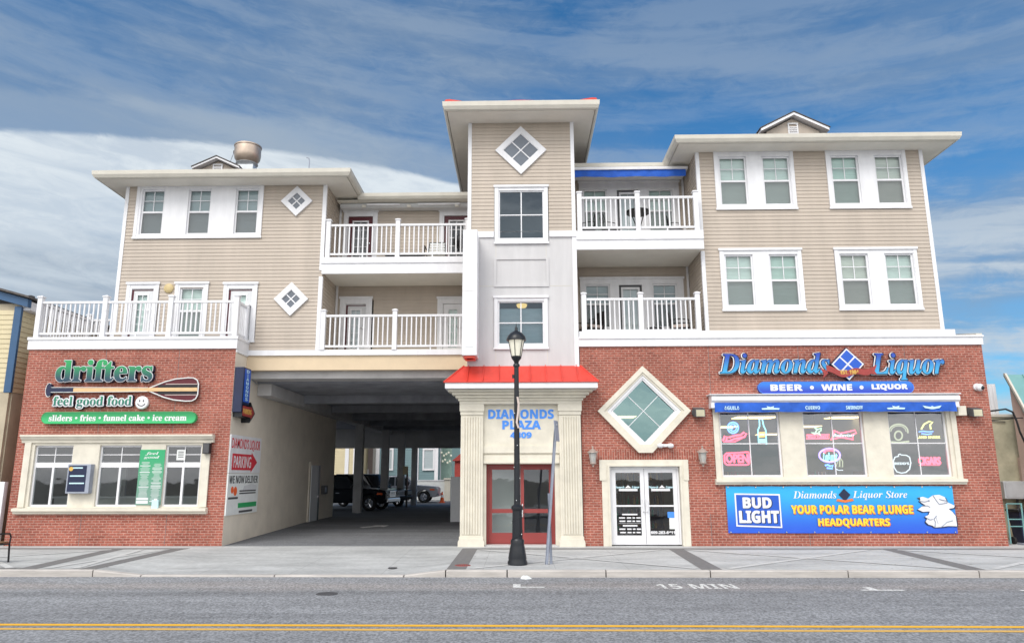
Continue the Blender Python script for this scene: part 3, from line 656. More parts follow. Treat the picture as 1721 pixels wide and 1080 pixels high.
# balcony slabs: floor, ceiling and fascia
mb = MB(); mb.box(SL1+.0, -1.5, YF_L, BK_L-.03, 8.02, 8.40); part('balcony_slab', mb, 'soffit')
mb = MB(); mb.box(SL1-.02, -1.5, YF_L-.05, YF_L-.002, 7.98, 8.31); mb.box(SL1-.04, -1.5, YF_L-.08, YF_L-.002, 8.31, 8.50); part('balcony_fascia', mb, 'white')
mb = MB(); mb.box(SL1+.0, -1.5, YF_L, BK_L-.03, 5.45, 5.62); part('balcony_slab', mb, 'soffit')
mb = MB(); mb.box(TX1+.03, SR0-.02, 0.0, BK_R-.03, 8.44, 8.88); part('balcony_slab', mb, 'soffit')
mb = MB(); mb.box(TX1+.03, SR0+.0, -0.05, -0.002, 8.41, 8.71); mb.box(TX1+.03, SR0+.0, -0.08, -0.002, 8.71, 8.98); part('balcony_fascia', mb, 'white')
mb = MB(); mb.box(TX1+.03, SR0-.02, 0.61, BK_R-.03, 5.5, 5.88); part('balcony_slab', mb, 'soffit')
part('deck_floor', MB().box(LX0+.05, LX1, 0.9, 3.4, 5.7, 5.86), 'concrete')
part('deck_floor', MB().box(LX0+.05, SL0-.02, 3.4, 12, 5.5, 5.7), 'concrete')
# eaves: soffit, gutter, low hip roof
def roof(x0, x1, yf, yb, z, over_l, over_r, over_f, rise, m='shingle', th=0.22, gut=True):
    a, b, c = x0-over_l, x1+over_r, yf-over_f
    r_ = MB(); w = b-a; hx = min(w/2-.1, 4.2); cx = (a+b)/2; d_ = yb-c
    ins = min(hx, d_/2-.1)
    e = [(a, c, z+th), (b, c, z+th), (b, yb, z+th), (a, yb, z+th)]
    t_ = [(a+ins, c+ins, z+th+rise), (b-ins, c+ins, z+th+rise), (b-ins, yb-ins, z+th+rise), (a+ins, yb-ins, z+th+rise)]
    r_.loft([e, t_]); ro = part('roof', r_, m)
    MB().box(a+.02, b-.02, c+.02, yb-.02, z, z+.03).build('soffit', 'soffit', ro)
    g = MB()
    prof = [(0, 0.0), (-.06, 0.03), (-.11, 0.12), (-.12, th+.02), (-.10, th+.03), (0, th+.02)]
    g.loft([[(a+o, c+o, z+h) for o, h in prof], [(b-o, c+o, z+h) for o, h in prof]])
    g.loft([[(a+o, c+o, z+h) for o, h in prof], [(a+o, yb, z+h) for o, h in prof]])
    g.loft([[(b-o, c+o, z+h) for o, h in prof], [(b-o, yb, z+h) for o, h in prof]])
    g.build('gutter', 'gutter', ro)
    return ro
roof(SL0, SL1, YF_L, 24, ZL-.10, 0.62, 0.80, 0.66, 1.3)
roof(SR0, SR1, YF_R, 20, ZR-.10, 0.66, 0.72, 0.62, 1.4)
tower_roof = roof(TX0, TX1, 0.0, 7, ZT-.20, 0.62, 0.62, 0.80, 1.25, 'redmetal', 0.24)
for a, b, y, z in ((SL1+.82, TX0, 1.95, 10.78), (TX1, SR0-.68, 1.5, 11.55)):
    r_ = MB(); r_.loft([[(a-.8, y, z+.2), (b+.8, y, z+.2), (b+.8, 14, z+.2), (a-.8, 14, z+.2)], [(a-.8, y+4, z+1.2), (b+.8, y+4, z+1.2), (b+.8, 13, z+1.2), (a-.8, 13, z+1.2)]]) if False else r_.prismx([(y, z+.2), (y+4, z+.9), (y+4, z+.2)], a-.1, b)
    ro = part('roof', r_, 'shingle'); MB().box(a-.75, b+.0, y+.02, y+3, z+.0, z+.03).build('soffit', 'soffit', ro)
    g = MB(); g.prismx([(y, z), (y-.06, z+.03), (y-.11, z+.11), (y-.12, z+.22), (y, z+.22)], a-.05, b); g.build('gutter', 'gutter', ro)
for sg, xc in ((1, TX0-.62), (-1, TX1+.62)):
    mb = MB(); mb.prism([(xc-.06*sg, 12.76), (xc+.46*sg, 12.78), (xc+.10*sg, 12.84), (xc-.02*sg, 12.83)], -.90, -.60); mb.build('corner_cap', 'redmetal', tower_roof)
# little gabled roof vents
def dormer(x, y, z, w, h, m, zb):
    b_ = MB(); b_.prism([(x-w/2, zb), (x+w/2, zb), (x+w/2, z+h*.25), (x, z+h), (x-w/2, z+h*.25)], y, y+1.5); d = part('roof_dormer', b_, 'siding')
    r_ = MB()
    r_.loft([[(x-w*.64, y-.22, z+h*.16), (x, y-.22, z+h*1.06), (x+w*.64, y-.22, z+h*.16), (x+w*.64, y-.22, z+h*.30), (x, y-.22, z+h*1.2), (x-w*.64, y-.22, z+h*.30)],
             [(x-w*.64, y+1.6, z+h*.16), (x, y+1.6, z+h*1.06), (x+w*.64, y+1.6, z+h*.16), (x+w*.64, y+1.6, z+h*.30), (x, y+1.6, z+h*1.2), (x-w*.64, y+1.6, z+h*.30)]])
    r_.build('fascia', 'white', d)
    r2 = MB(); r2.loft([[(x-w*.66, yy, z+h*.30), (x, yy, z+h*1.22), (x+w*.66, yy, z+h*.30), (x+w*.66, yy, z+h*.30+.03), (x, yy, z+h*1.22+.03), (x-w*.66, yy, z+h*.30+.03)] for yy in (y-.24, y+1.62)]); r2.build('roof_cover', 'shingle' if m == 'dark' else 'redmetal', d)
    v = MB(); v.plate(x-.17, x+.17, z-.05, z+h*.72, [(x-.13, x+.13, z-.01, z+h*.72-.04)], y-.05, y)
    for k in range(5): v.box(x-.13, x+.13, y-.045, y-.01, z+k*.085*h/.76, z+(.045+k*.085)*h/.76)
    v.build('louvre', 'white', d)
dormer(9.37, 2.4, 13.12, 1.78, 0.64, 'dark', 12.2); dormer(-10.30, 2.6, 12.10, 1.27, 0.42, 'dark', 11.5)

# --- windows
def sash_set(P, x0, x1, z0, z1, y, blind='blind', grid=True, screen=True, split=0.5):
    """one double hung window: sash frames, two panes, muntins, screen and blind"""
    zm = z0+(z1-z0)*split
    s_ = MB(); s_.plate(x0, x1, z0, z1, [(x0+.05, x1-.05, z0+.05, zm-.03), (x0+.05, x1-.05, zm+.03, z1-.05)], y+.012, y+.06)
    if grid:
        xm = (x0+x1)/2; zg = (zm+z1)/2
        s_.box(xm-.011, xm+.011, y+.03, y+.05, zm+.03, z1-.05); s_.box(x0+.05, x1-.05, y+.028, y+.052, zg-.011, zg+.011)
    s_.build('sash', 'white', P)
    for a, b in ((z0+.05, zm-.03), (zm+.03, z1-.05)):
        g = MB(); g.poly([(x0+.05, y+.045, a), (x1-.05, y+.045, a), (x1-.05, y+.045, b), (x0+.05, y+.045, b)]); g.build('pane', 'glass', P)
    if screen:
        g = MB(); g.poly([(x0+.05, y+.02, z0+.05), (x1-.05, y+.02, z0+.05), (x1-.05, y+.02, zm-.03), (x0+.05, y+.02, zm-.03)]); g.build('insect_screen', 'screen', P)
    if blind:
        g = MB(); n = int((z1-z0)/.05)
        for k in range(n):
            a = z0+(z1-z0)*k/n; b = z0+(z1-z0)*(k+1)/n
            g.poly([(x0, y+.125, a), (x1, y+.125, a), (x1, y+.105, b), (x0, y+.105, b)])
        g.build('blind', blind, P)
def casing(x0, x1, z0, z1, y, holes, name='window', head=0.03, m='white'):
    c = MB(); c.plate(x0, x1, z0, z1, holes, y-.035, y+.06)
    if head: c.box(x0-.03, x1+.03, y-.075, y-.03, z1-.02, z1+.05)
    c.box(x0-.02, x1+.02, y-.06, y-.034, z0-.03, z0+.03)
    # edge boards proud of the flat infill panels
    for a, b in ((x0, x0+.10), (x1-.10, x1)): c.box(a, b, y-.05, y-.036, z0+.031, z1-.021)
    return part(name, c, m)
z0, z1 = 9.30, 10.80
P = casing(-12.07, -8.02, 9.19, 10.98, YF_L, [(a, b, z0, z1) for a, b in WL3], head=0)
for a, b in WL3: sash_set(P, a, b, z0, z1, YF_L, 'blindg')
for (wx, wz0, wz1) in ((6.03, 9.75, 11.64), (9.43, 9.75, 11.64), (6.02, 6.62, 8.46), (9.42, 6.62, 8.46)):
    w = 2.42; ops = [(wx+.14, wx+.98, wz0+.12, wz1-.20 if wz1 > 10 else wz1-.14), (wx+1.46, wx+2.30, wz0+.12, wz1-.20 if wz1 > 10 else wz1-.14)]
    P = casing(wx, wx+w, wz0, wz1, YF_R, ops)
    for o in ops: sash_set(P, *o, YF_R, ('blind', 'blindw', 'blind', 'blinde')[int(wx*7+wz0*3+o[0]*5) % 4])
# tower windows, two by two
def grid_window(x0, x1, z0, z1, y, cas, blind=None, nx=2, nz=2, glass='glass', name='window', drop=0.0):
    P = casing(x0-cas, x1+cas, z0-cas, z1+cas, y, [(x0, x1, z0, z1)], name)
    s_ = MB(); s_.plate(x0, x1, z0, z1, [(x0+.04, x1-.04, z0+.04, z1-.04)], y+.0, y+.06)
    for i in range(1, nx): xm = x0+(x1-x0)*i/nx; s_.box(xm-.016, xm+.016, y+.012, y+.05, z0+.04, z1-.04)
    for i in range(1, nz): zm = z0+(z1-z0)*i/nz; s_.box(x0+.04, x1-.04, y+.014, y+.048, zm-.016, zm+.016)
    s_.build('sash', 'white', P)
    g = MB(); g.poly([(x0+.04, y+.035, z0+.04), (x1-.04, y+.035, z0+.04), (x1-.04, y+.035, z1-.04), (x0+.04, y+.035, z1-.04)]); g.build('pane', glass, P)
    if blind:
        g = MB(); n = int((z1-z0)/.045)
        for k in range(n):
            a = z0+(z1-drop-z0)*k/n; b = z0+(z1-drop-z0)*(k+1)/n
            g.poly([(x0, y+.16, a), (x1, y+.16, a), (x1, y+.13, b), (x0, y+.13, b)])
        g.build('blind', blind, P)
    return P
grid_window(-0.56, 0.80, 8.76, 10.29, 0.0, 0.12, None, glass='uglass')
grid_window(-0.58, 0.76, 5.58, 6.87, 0.0, 0.11, 'blindg', glass='uglass', drop=.20)
# diamond windows on the siding
def diamond_window(cx, cz, ho, hi, y, m='white', d=0.06, name='diamond_window'):
    c = MB(); O = [(cx, cz+ho), (cx+ho, cz), (cx, cz-ho), (cx-ho, cz)]; I = [(cx, cz+hi), (cx+hi, cz), (cx, cz-hi), (cx-hi, cz)]
    for i in range(4):
        j = (i+1) % 4; c.prism([O[i], O[j], I[j], I[i]], y-d, y+.0)
    P = part(name, c, m)
    s_ = MB(); k = hi*.94
    J = [(cx, cz+k), (cx+k, cz), (cx, cz-k), (cx-k, cz)]
    for i in range(4): s_.prism([I[i], I[(i+1) % 4], J[(i+1) % 4], J[i]], y-d+.012, y)
    for sgn in (1, -1):
        a = k/2; w_ = .012; s_.loft([[(cx-a-w_, yy, cz-sgn*a+sgn*w_), (cx-a+w_, yy, cz-sgn*a-sgn*w_), (cx+a+w_, yy, cz+sgn*a-sgn*w_), (cx+a-w_, yy, cz+sgn*a+sgn*w_)] for yy in (y-d+.022+(.002 if sgn > 0 else 0), y-.018)])
    s_.build('sash', m, P)
    g = MB(); g.poly([(x, y-.024, z) for x, z in J]); g.build('pane', 'dark_pane', P)
    return P
M['dark_pane'] = mat('dark_pane', (0.13, 0.15, 0.18), 0.10, 0.2, 1.2, spec=0.6)
diamond_window(-6.95, 10.36, 0.50, 0.29, YF_L-.014); diamond_window(-6.95, 7.19, 0.53, 0.30, YF_L-.014)
diamond_window(0.12, 11.58, 0.78, 0.56, -.014)

# --- doors of the flats
def flat_door(x0, x1, z0, z1, y, cas=0.17, leaf='maroon', lite='glass', hung=1, shade=None, swing=0):
    P = casing(x0-cas, x1+cas, z0, z1+cas, y, [(x0, x1, z0, z1)], 'balcony_door')
    l_ = MB(); l_.plate(x0+.01, x1-.01, z0, z1-.01, [(x0+.16, x1-.16, z0+.30, z1-.17)], y+.005, y+.05); l_.build('door_leaf', leaf, P)
    s_ = MB(); s_.plate(x0+.14, x1-.14, z0+.28, z1-.15, [(x0+.19, x1-.19, z0+.33, z1-.20)], y-.004, y+.02)
    xm = (x0+x1)/2; s_.box(xm-.01, xm+.01, y+.006, y+.02, z0+.33, z1-.2)
    for k in range(1, 5): zz = z0+.33+(z1-z0-.53)*k/5; s_.box(x0+.19, x1-.19, y+.007, y+.019, zz-.01, zz+.01)
    s_.build('door_lite_frame', 'white', P)
    g = MB(); g.poly([(x0+.15, y+.026, z0+.3), (x1-.15, y+.026, z0+.3), (x1-.15, y+.026, z1-.17), (x0+.15, y+.026, z1-.17)]); g.build('pane', lite, P)
    if shade: g = MB(); g.box(x0+.05, x1-.05, y+.09, y+.10, z0, z1); g.build('blind', shade, P)
    if leaf == 'curtain': e_ = MB(); e_.box(x0+.001, x0+.06, y-.002, y+.004, z0, z1-.03); e_.box(x0+.06, x1-.001, y-.002, y+.004, z1-.06, z1-.03); e_.build('jamb_edge', 'maroon', P)
    h_ = MB(); hx = x1-.09; h_.cyl((hx, y+.01, z0+1.0), (hx, y-.06, z0+1.0), .018); h_.tube([(hx, y-.06, z0+1.0), (hx-.10, y-.065, z0+1.0)], .012); h_.build('handle', 'chrome', P)
    return P
flat_door(-11.92, -11.24, 5.88, 7.55, YF_L, 0.16, 'curtain', 'glass', shade='blind')
flat_door(-8.90, -8.17, 5.88, 7.53, YF_L, 0.16, 'curtain', 'glass', shade='blind')
P = casing(-10.57, -9.54, 5.88, 7.71, YF_L, [(-10.42, -9.69, 5.95, 7.58)]); sash_set(P, -10.42, -9.69, 5.95, 7.58, YF_L, 'blind', True, True, 0.55)
flat_door(-5.70, -4.87, 8.50, 10.46, BK_L, 0.16); flat_door(-2.46, -1.62, 8.50, 10.46, BK_L, 0.16)
flat_door(-5.66, -5.0, 5.62, 7.42, BK_L, 0.2, 'curtain', 'glass', shade='curtain'); flat_door(-2.46, -1.8, 5.62, 7.42, BK_L, 0.18, 'white', 'glass', shade='blind')
# the right recess: door between two windows in one white surround
def tri_unit(x0, x1, z0, z1, y, wl, dr, wr, zt, shade):
    P = casing(x0, x1, z0, z1, y, [(wl[0], wl[1], z0+.55, zt), (dr[0], dr[1], z0, zt-.03), (wr[0], wr[1], z0+.55, zt)])
    sash_set(P, wl[0], wl[1], z0+.55, zt, y, shade, True, True, .55); sash_set(P, wr[0], wr[1], z0+.55, zt, y, shade, True, True, .55)
    d0, d1 = dr
    l_ = MB(); l_.plate(d0+.01, d1-.01, z0, zt-.04, [(d0+.12, d1-.12, z0+.2, zt-.16)], y+.0, y+.05); l_.build('door_leaf', 'dgrey', P)
    s_ = MB(); s_.plate(d0+.07, d1-.07, z0+.16, zt-.10, [(d0+.13, d1-.13, z0+.22, zt-.17)], y-.012, y+.02); xm = (d0+d1)/2
    s_.box(xm-.01, xm+.01, y-.004, y+.018, z0+.22, zt-.17); s_.build('door_lite_frame', 'white', P)
    g = MB(); g.poly([(d0+.12, y+.024, z0+.2), (d1-.12, y+.024, z0+.2), (d1-.12, y+.024, zt-.16), (d0+.12, y+.024, zt-.16)]); g.build('pane', 'glass', P)
    g = MB(); g.box(d0+.05, d1-.05, y+.09, y+.10, z0, zt-.05); g.build('blind', 'curtain', P)
    h_ = MB(); h_.tube([(d1-.06, y-.02, z0+1.0), (d1-.06, y-.06, z0+1.0), (d1-.06, y-.06, z0+1.12)], .014); h_.build('handle', 'black', P)
tri_unit(2.0, 5.30, 5.90, 8.06, BK_R, (2.15, 2.95), (3.24, 3.97), (4.30, 5.08), 7.88, 'blindg')
tri_unit(2.03, 5.31, 8.90, 11.34, BK_R, (2.16, 2.95), (3.28, 3.98), (4.29, 5.10), 11.10, 'blind')

# --- portico
def pilaster(x0, x1):
    p = MB(); p.box(x0, x1, -0.14, 0.02, 0.20, 3.62)
    n = 7; w = (x1-x0-.10)/n
    for k in range(n): a = x0+.05+k*w; p.loft([[(a+w*.12, -0.14, zz), (a+w*.22, -0.168, zz), (a+w*.78, -0.168, zz), (a+w*.88, -0.14, zz)] for zz in (0.32, 3.5)])
    P = part('pilaster', p, 'stone')
    b_ = MB(); b_.prism([(x0-.05, 0.0), (x1+.05, 0.0), (x1+.05, 0.13), (x1+.01, 0.2), (x0-.01, 0.2), (x0-.05, 0.13)], -0.21, 0.0); b_.box(x0-.02, x1+.02, -0.18, 0.0, .2, .26); b_.build('base', 'stone', P)
    c = MB(); c.box(x0-.015, x1+.015, -0.17, 0.0, 3.56, 3.66); c.box(x0-.035, x1+.035, -0.2, 0.0, 3.66, 3.86); c.build('capital', 'stone', P)
pilaster(-1.62, -1.0); pilaster(1.14, 1.74)
mb = MB(); mb.plate(-1.0, 1.14, 2.2, 3.95, [], -0.02, 0.1); mb.box(-1.0, 1.14, -0.07, -0.021, 2.50, 2.70)
mb.box(-0.99, 1.13, -0.10, -0.02, 2.22, 2.28); mb.box(-0.99, 1.13, -0.06, -0.02, 2.28, 2.44)
part('entrance_panel', mb, 'stone')
mb = MB()
for a, b, c_ in ((3.86, 3.95, -0.20), (3.95, 4.02, -0.24), (4.02, 4.10, -0.31), (4.10, 4.18, -0.40), (4.18, 4.245, -0.5)):
    k = -c_-.2
    mb.box(-1.66-k, 1.78+k, c_, 0.02, a, b)
part('crown_moulding', mb, 'stone', bevel=0.012)
mb = MB(); mb.box(-2.03, 2.19, -0.68, 0.35, 4.25, 4.415); part('canopy_fascia', mb, 'white')
mb = MB()
TP = [(-1.56, 0.0, 4.96), (1.78, 0.0, 4.96)]; BT = [(-2.06, -0.70, 4.418), (2.22, -0.70, 4.418)]
mb.poly([BT[0], BT[1], TP[1], TP[0]]); mb.poly([BT[0], TP[0], (-1.56, 0.35, 4.96), (-2.06, 0.35, 4.418)]); mb.poly([BT[1], (2.22, 0.35, 4.418), (1.78, 0.35, 4.96), TP[1]])
mb.poly([BT[0], (-2.06, 0.35, 4.418), (2.22, 0.35, 4.418), BT[1]])
def seam(a, b, mb=mb):
    a, b = Vector(a), Vector(b); n = Vector((0, -0.61, 0.79))*.045
    mb.loft([[a-Vector((.009, 0, 0)), a+Vector((.009, 0, 0)), a+n+Vector((.009, 0, 0)), a+n-Vector((.009, 0, 0))], [b-Vector((.009, 0, 0)), b+Vector((.009, 0, 0)), b+n+Vector((.009, 0, 0)), b+n-Vector((.009, 0, 0))]])
for k in range(8):
    x = -1.42+k*.44; seam((x, -0.70, 4.418), (x, 0.0, 4.96))
for a, b in ((BT[0], TP[0]), (BT[1], TP[1])): mb.tube([a, b], .028, 6)
mb.tube([BT[0], BT[1]], .018, 6)
part('canopy_roof', mb, 'redmetal')
# plaza entrance doors
def door_pair(x0, x1, z0, z1, y, frame, st, midz, bottom, glass, hm, jam=0.06, midh=0.05):
    f = MB(); f.plate(x0, x1, z0, z1, [(x0+jam, x1-jam, z0+.02, z1-jam)], y-.03, y+.08); D = part('entrance_door', f, frame)
    xm = (x0+x1)/2
    for a, b, s in ((x0+jam+.005, xm-.006, 1), (xm+.006, x1-jam-.005, -1)):
        l_ = MB(); l_.plate(a, b, z0+.025, z1-jam-.005, [(a+st, b-st, z0+bottom, midz-midh), (a+st, b-st, midz+midh, z1-jam-st*1.0)], y-.01, y+.045); l_.build('door_leaf', frame, D)
        g = MB()
        g.poly([(a+st, y+.02, z0+bottom), (b-st, y+.02, z0+bottom), (b-st, y+.02, z1-jam-st), (a+st, y+.02, z1-jam-st)]); g.build('pane', glass, D)
        hx = b-.045 if s > 0 else a+.045
        h_ = MB(); h_.tube([(hx, y-.012, midz-.16), (hx-s*.0, y-.09, midz-.14), (hx, y-.09, midz+.16), (hx, y-.012, midz+.18)], .016, 8); h_.build('handle', hm, D)
    return D
door_pair(-0.91, 1.0, 0.03, 2.2, 0.28, 'reddoor', 0.09, 0.92, 0.30, 'dglass', 'white', 0.06, 0.055)
mb = MB(); mb.box(-1.0, -0.912, -0.01, 0.3, 0, 2.2); mb.box(1.002, 1.14, -0.01, 0.3, 0, 2.2); mb.box(-0.911, 1.001, 0.02, 0.3, 2.201, 2.25); part('door_reveal', mb, 'stone')
part('door_step', MB().box(-1.0, 1.14, -0.12, 0.4, -0.02, 0.028), 'concrete')
# lobby: pale partition on the left, darker stair hall on the right
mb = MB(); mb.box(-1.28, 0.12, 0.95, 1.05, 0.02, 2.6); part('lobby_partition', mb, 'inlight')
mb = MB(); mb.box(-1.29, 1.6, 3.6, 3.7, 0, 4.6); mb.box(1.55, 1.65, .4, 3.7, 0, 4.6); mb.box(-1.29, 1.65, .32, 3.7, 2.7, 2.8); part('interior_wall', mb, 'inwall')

# --- liquor shop entrance
mb = MB()
mb.plate(2.30, 4.68, -0.02, 2.312, [(2.52, 4.46, -0.02, 2.13)], -0.03, 0.15)
mb.box(2.24, 2.42, -0.05, -0.031, 1.75, 2.311); mb.box(4.56, 4.70, -0.05, -0.031, 1.75, 2.311)
mb.box(2.47, 2.519, -0.05, -0.031, -.02, 2.13); mb.box(4.461, 4.51, -0.05, -0.031, -.02, 2.13); mb.box(2.47, 4.51, -0.05, -0.031, 2.131, 2.18)
part('door_surround', mb, 'stone')
LD = door_pair(2.53, 4.45, 0.03, 2.12, 0.12, 'white', 0.11, 1.06, 0.24, 'dglass', 'white', 0.05, 0.022)
# --- big diamond window
c = MB()
cx, cz = 3.53, 3.66
top, lf, rt, bl, br = (cx, cz+1.27), (cx-1.30, cz), (cx+1.31, cz), (cx-.19, cz-1.16), (cx+.19, cz-1.16)
def ring(c, a, b, y0, y1): 
    n = len(a)
    for i in range(n): j = (i+1) % n; c.prism([a[i], a[j], b[j], b[i]], y0, y1)
O = [top, rt, br, bl, lf]; s_ = .86; I = [(cx+(x-cx)*s_, cz+(z-cz)*s_) for x, z in O]
s2 = .80; I2 = [(cx+(x-cx)*s2, cz+(z-cz)*s2) for x, z in O]
g0 = 0.93; G = [(cx, cz+g0), (cx+g0, cz), (cx+.02, cz-g0+.02), (cx-.02, cz-g0+.02), (cx-g0, cz)]
ring(c, O, I, -0.13, 0.03); ring(c, I, I2, -0.10, 0.03)
DW = part('diamond_window', c, 'stone'); c = MB(); ring(c, I2, G, -0.075, 0.04); c.build('inner_frame', 'white', DW)
s_ = MB(); k = .87; G2 = [(cx, cz+k), (cx+k, cz), (cx+.02, cz-k+.02), (cx-.02, cz-k+.02), (cx-k, cz)]; ring(s_, G, G2, -0.05, 0.06)
for sg in (1, -1):
    a = k/2; w_ = .006; s_.loft([[(cx-a-w_, yy, cz-sg*a+sg*w_), (cx-a+w_, yy, cz-sg*a-sg*w_), (cx+a+w_, yy, cz+sg*a-sg*w_), (cx+a-w_, yy, cz+sg*a+sg*w_)] for yy in (0.0+(.002 if sg > 0 else 0), .03)])
s_.build('sash', 'white', DW)
g = MB(); g.poly([(x, .02, z) for x, z in G2]); g.build('pane', 'tglass', DW)
# --- shop windows, right
RW = [(5.70, 7.26), (8.02, 9.58), (10.39, 11.88)]
mb = MB(); mb.plate(5.50, 12.15, 1.77, 3.9, [(a-.06, b+.06, 1.84, 3.66) for a, b in RW], -0.02, 0.14)
mb.box(5.46, 5.60, -0.06, -0.021, 1.78, 3.9); mb.box(12.05, 12.19, -0.06, -0.021, 1.78, 3.9)
SW = part('shop_window', mb, 'stone')
mb = MB(); mb.prismx([(0.0, 1.63), (-.10, 1.63), (-.12, 1.68), (-.17, 1.70), (-.17, 1.77), (0.0, 1.785)], 5.42, 12.24); mb.build('sill', 'stone', SW)
SW_REF = {'o': SW}
def shop_pane(P, a, b, c, d, y, nx, nz, glass='dglass', split=None, fw=.05):
    if P is SW_REF.get('o'): glass = 'rglass'
    s_ = MB(); hs = [(a+fw, b-fw, c+fw, d-fw)] if not split else [(a+fw, b-fw, split+.07, d-fw), (a+fw, (a+b)/2-.03, c+fw, split-.07), ((a+b)/2+.03, b-fw, c+fw, split-.07)]
    s_.plate(a, b, c, d, hs, y, y+.07)
    if not split:
        for i in range(1, nx): x = a+(b-a)*i/nx; s_.box(x-.013, x+.013, y+.02, y+.05, c+fw, d-fw)
        for i in range(1, nz): z = c+(d-c)*i/nz; s_.box(a+fw, b-fw, y+.022, y+.048, z-.013, z+.013)
    else:
        x = (a+b)/2; s_.box(x-.011, x+.011, y+.02, y+.05, split+.07, d-fw); z = (split+.07+d-fw)/2; s_.box(a+fw, b-fw, y+.022, y+.048, z-.011, z+.011)
    s_.build('window_frame', 'white', P)
    for h in hs: g = MB(); g.poly([(h[0], y+.035, h[2]), (h[1], y+.035, h[2]), (h[1], y+.035, h[3]), (h[0], y+.035, h[3])]); g.build('pane', glass, P)
for a, b in RW: shop_pane(SW, a-.06, b+.06, 1.84, 3.66, 0.06, 2, 2)
# --- shop windows, left
mb = MB(); mb.plate(-13.98, -8.74, 1.03, 2.83, [(a, b, 1.06, 2.75) for a, b in LWIN], -0.02, 0.14)
mb.box(-14.02, -13.84, -0.07, -0.021, 1.04, 2.83); mb.box(-8.90, -8.70, -0.07, -0.021, 1.04, 2.83)
SL = part('shop_window', mb, 'stone')
mb = MB(); mb.prismx([(0.0, .86), (-.10, .86), (-.12, .92), (-.18, .94), (-.18, 1.01), (0.0, 1.03)], -14.10, -8.66); mb.build('sill', 'stone', SL)
mb = MB(); mb.prismx([(0.0, 2.82), (-.07, 2.82), (-.08, 2.88), (-.13, 2.92), (-.16, 2.98), (-.19, 2.99), (-.19, 3.04), (0.0, 3.05)], -14.12, -8.62); mb.build('cornice', 'stone', SL)
for a, b in LWIN: shop_pane(SL, a, b, 1.06, 2.75, 0.05, 2, 2, 'dglass', split=2.20)
# --- shop interiors
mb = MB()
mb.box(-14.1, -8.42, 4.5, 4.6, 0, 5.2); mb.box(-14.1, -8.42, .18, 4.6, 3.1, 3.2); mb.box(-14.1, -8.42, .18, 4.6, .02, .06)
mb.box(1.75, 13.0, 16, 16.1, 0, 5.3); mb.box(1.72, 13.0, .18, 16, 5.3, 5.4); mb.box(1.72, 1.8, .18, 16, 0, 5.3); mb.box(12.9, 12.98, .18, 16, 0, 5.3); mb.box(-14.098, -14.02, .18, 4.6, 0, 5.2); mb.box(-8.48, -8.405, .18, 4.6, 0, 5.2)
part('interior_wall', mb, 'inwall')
mb = MB(); mb.box(1.75, 13.0, .18, 16, -.02, .03); part('interior_floor', mb, 'dgrey')

# ------------------------------------------------------------------ railings
def railing(label, runs, cat='railing', sub=None):
    """runs: list of (p0, p1, posts) ; posts are world xy, z is floor"""
    x, y, z = runs[0][0]
    t = thing('balcony_railing', label, cat, (x, y, z))
    seen = set()
    for (a, b, npost) in runs:
        a, b = Vector(a), Vector(b); d = b-a; L = d.length; d.normalize(); nrm = Vector((-d.y, d.x, 0))
        ang = math.atan2(d.y, d.x)
        for k in range(npost):
            p = a+d*L*k/(npost-1); key = (round(p.x, 2), round(p.y, 2))
            if key in seen: continue
            seen.add(key)
            m_ = MB(); w = .068
            m_.box(-w, w, -w, w, 0, 1.20); m_.box(-w-.02, w+.02, -w-.02, w+.02, 1.20, 1.235)
            m_.loft([[(-w-.012, -w-.012, 1.235), (w+.012, -w-.012, 1.235), (w+.012, w+.012, 1.235), (-w-.012, w+.012, 1.235)], [(-.02, -.02, 1.27), (.02, -.02, 1.27), (.02, .02, 1.27), (-.02, .02, 1.27)]])
            m_.box(-w-.004, w+.004, -w-.004, w+.004, .78, .79)
            m_.xf(Matrix.Translation(p) @ Matrix.Rotation(ang, 4, 'Z')); m_.build('post', 'white', t)
        for k in range(npost-1):
            p0 = a+d*L*k/(npost-1); p1 = a+d*L*(k+1)/(npost-1); l = (p1-p0).length-.136
            m_ = MB(); q0 = .068
            m_.box(q0, q0+l, -.035, .035, 1.02, 1.085); m_.box(q0, q0+l, -.028, .028, .085, .145)
            n = max(1, round(l/.142)-1)
            for i in range(n):
                xx = q0+l*(i+1)/(n+1); m_.box(xx-.019, xx+.019, -.019, .019, .145, 1.02)
            m_.box(q0+l/2-.02, q0+l/2+.02, -.02, .02, 0, .085)
            m_.xf(Matrix.Translation(p0) @ Matrix.Rotation(ang, 4, 'Z')); m_.build('baluster_panel', 'white', t)
    return t
railing('long white deck railing around the terrace above the food shop', [((-14.14, .02, 5.87), (-8.27, .02, 5.87), 4), ((-14.14, .02, 5.87), (-14.14, 2.55, 5.87), 2), ((-8.27, .02, 5.87), (-8.27, .8, 5.77), 2), ((-14.14, 2.55, 5.87), (-12.5, 2.55, 5.87), 2)])
railing('white railing of the top balcony left of the tower, in front of two maroon doors', [((-5.9, YF_L, 8.50), (-1.55, YF_L, 8.50), 3)])
railing('white railing of the lower balcony directly above the drive-through', [((-5.92, YF_L-.02, 5.60), (-1.55, YF_L-.02, 5.60), 3)])
railing('white railing of the top balcony right of the tower, under the blue awning', [((1.86, 0.0, 8.98), (5.33, 0.0, 8.98), 3)])
railing('white railing of the lower balcony right of the tower, just above the brick', [((1.93, 0.1, 5.88), (5.24, 0.1, 5.88), 3)])

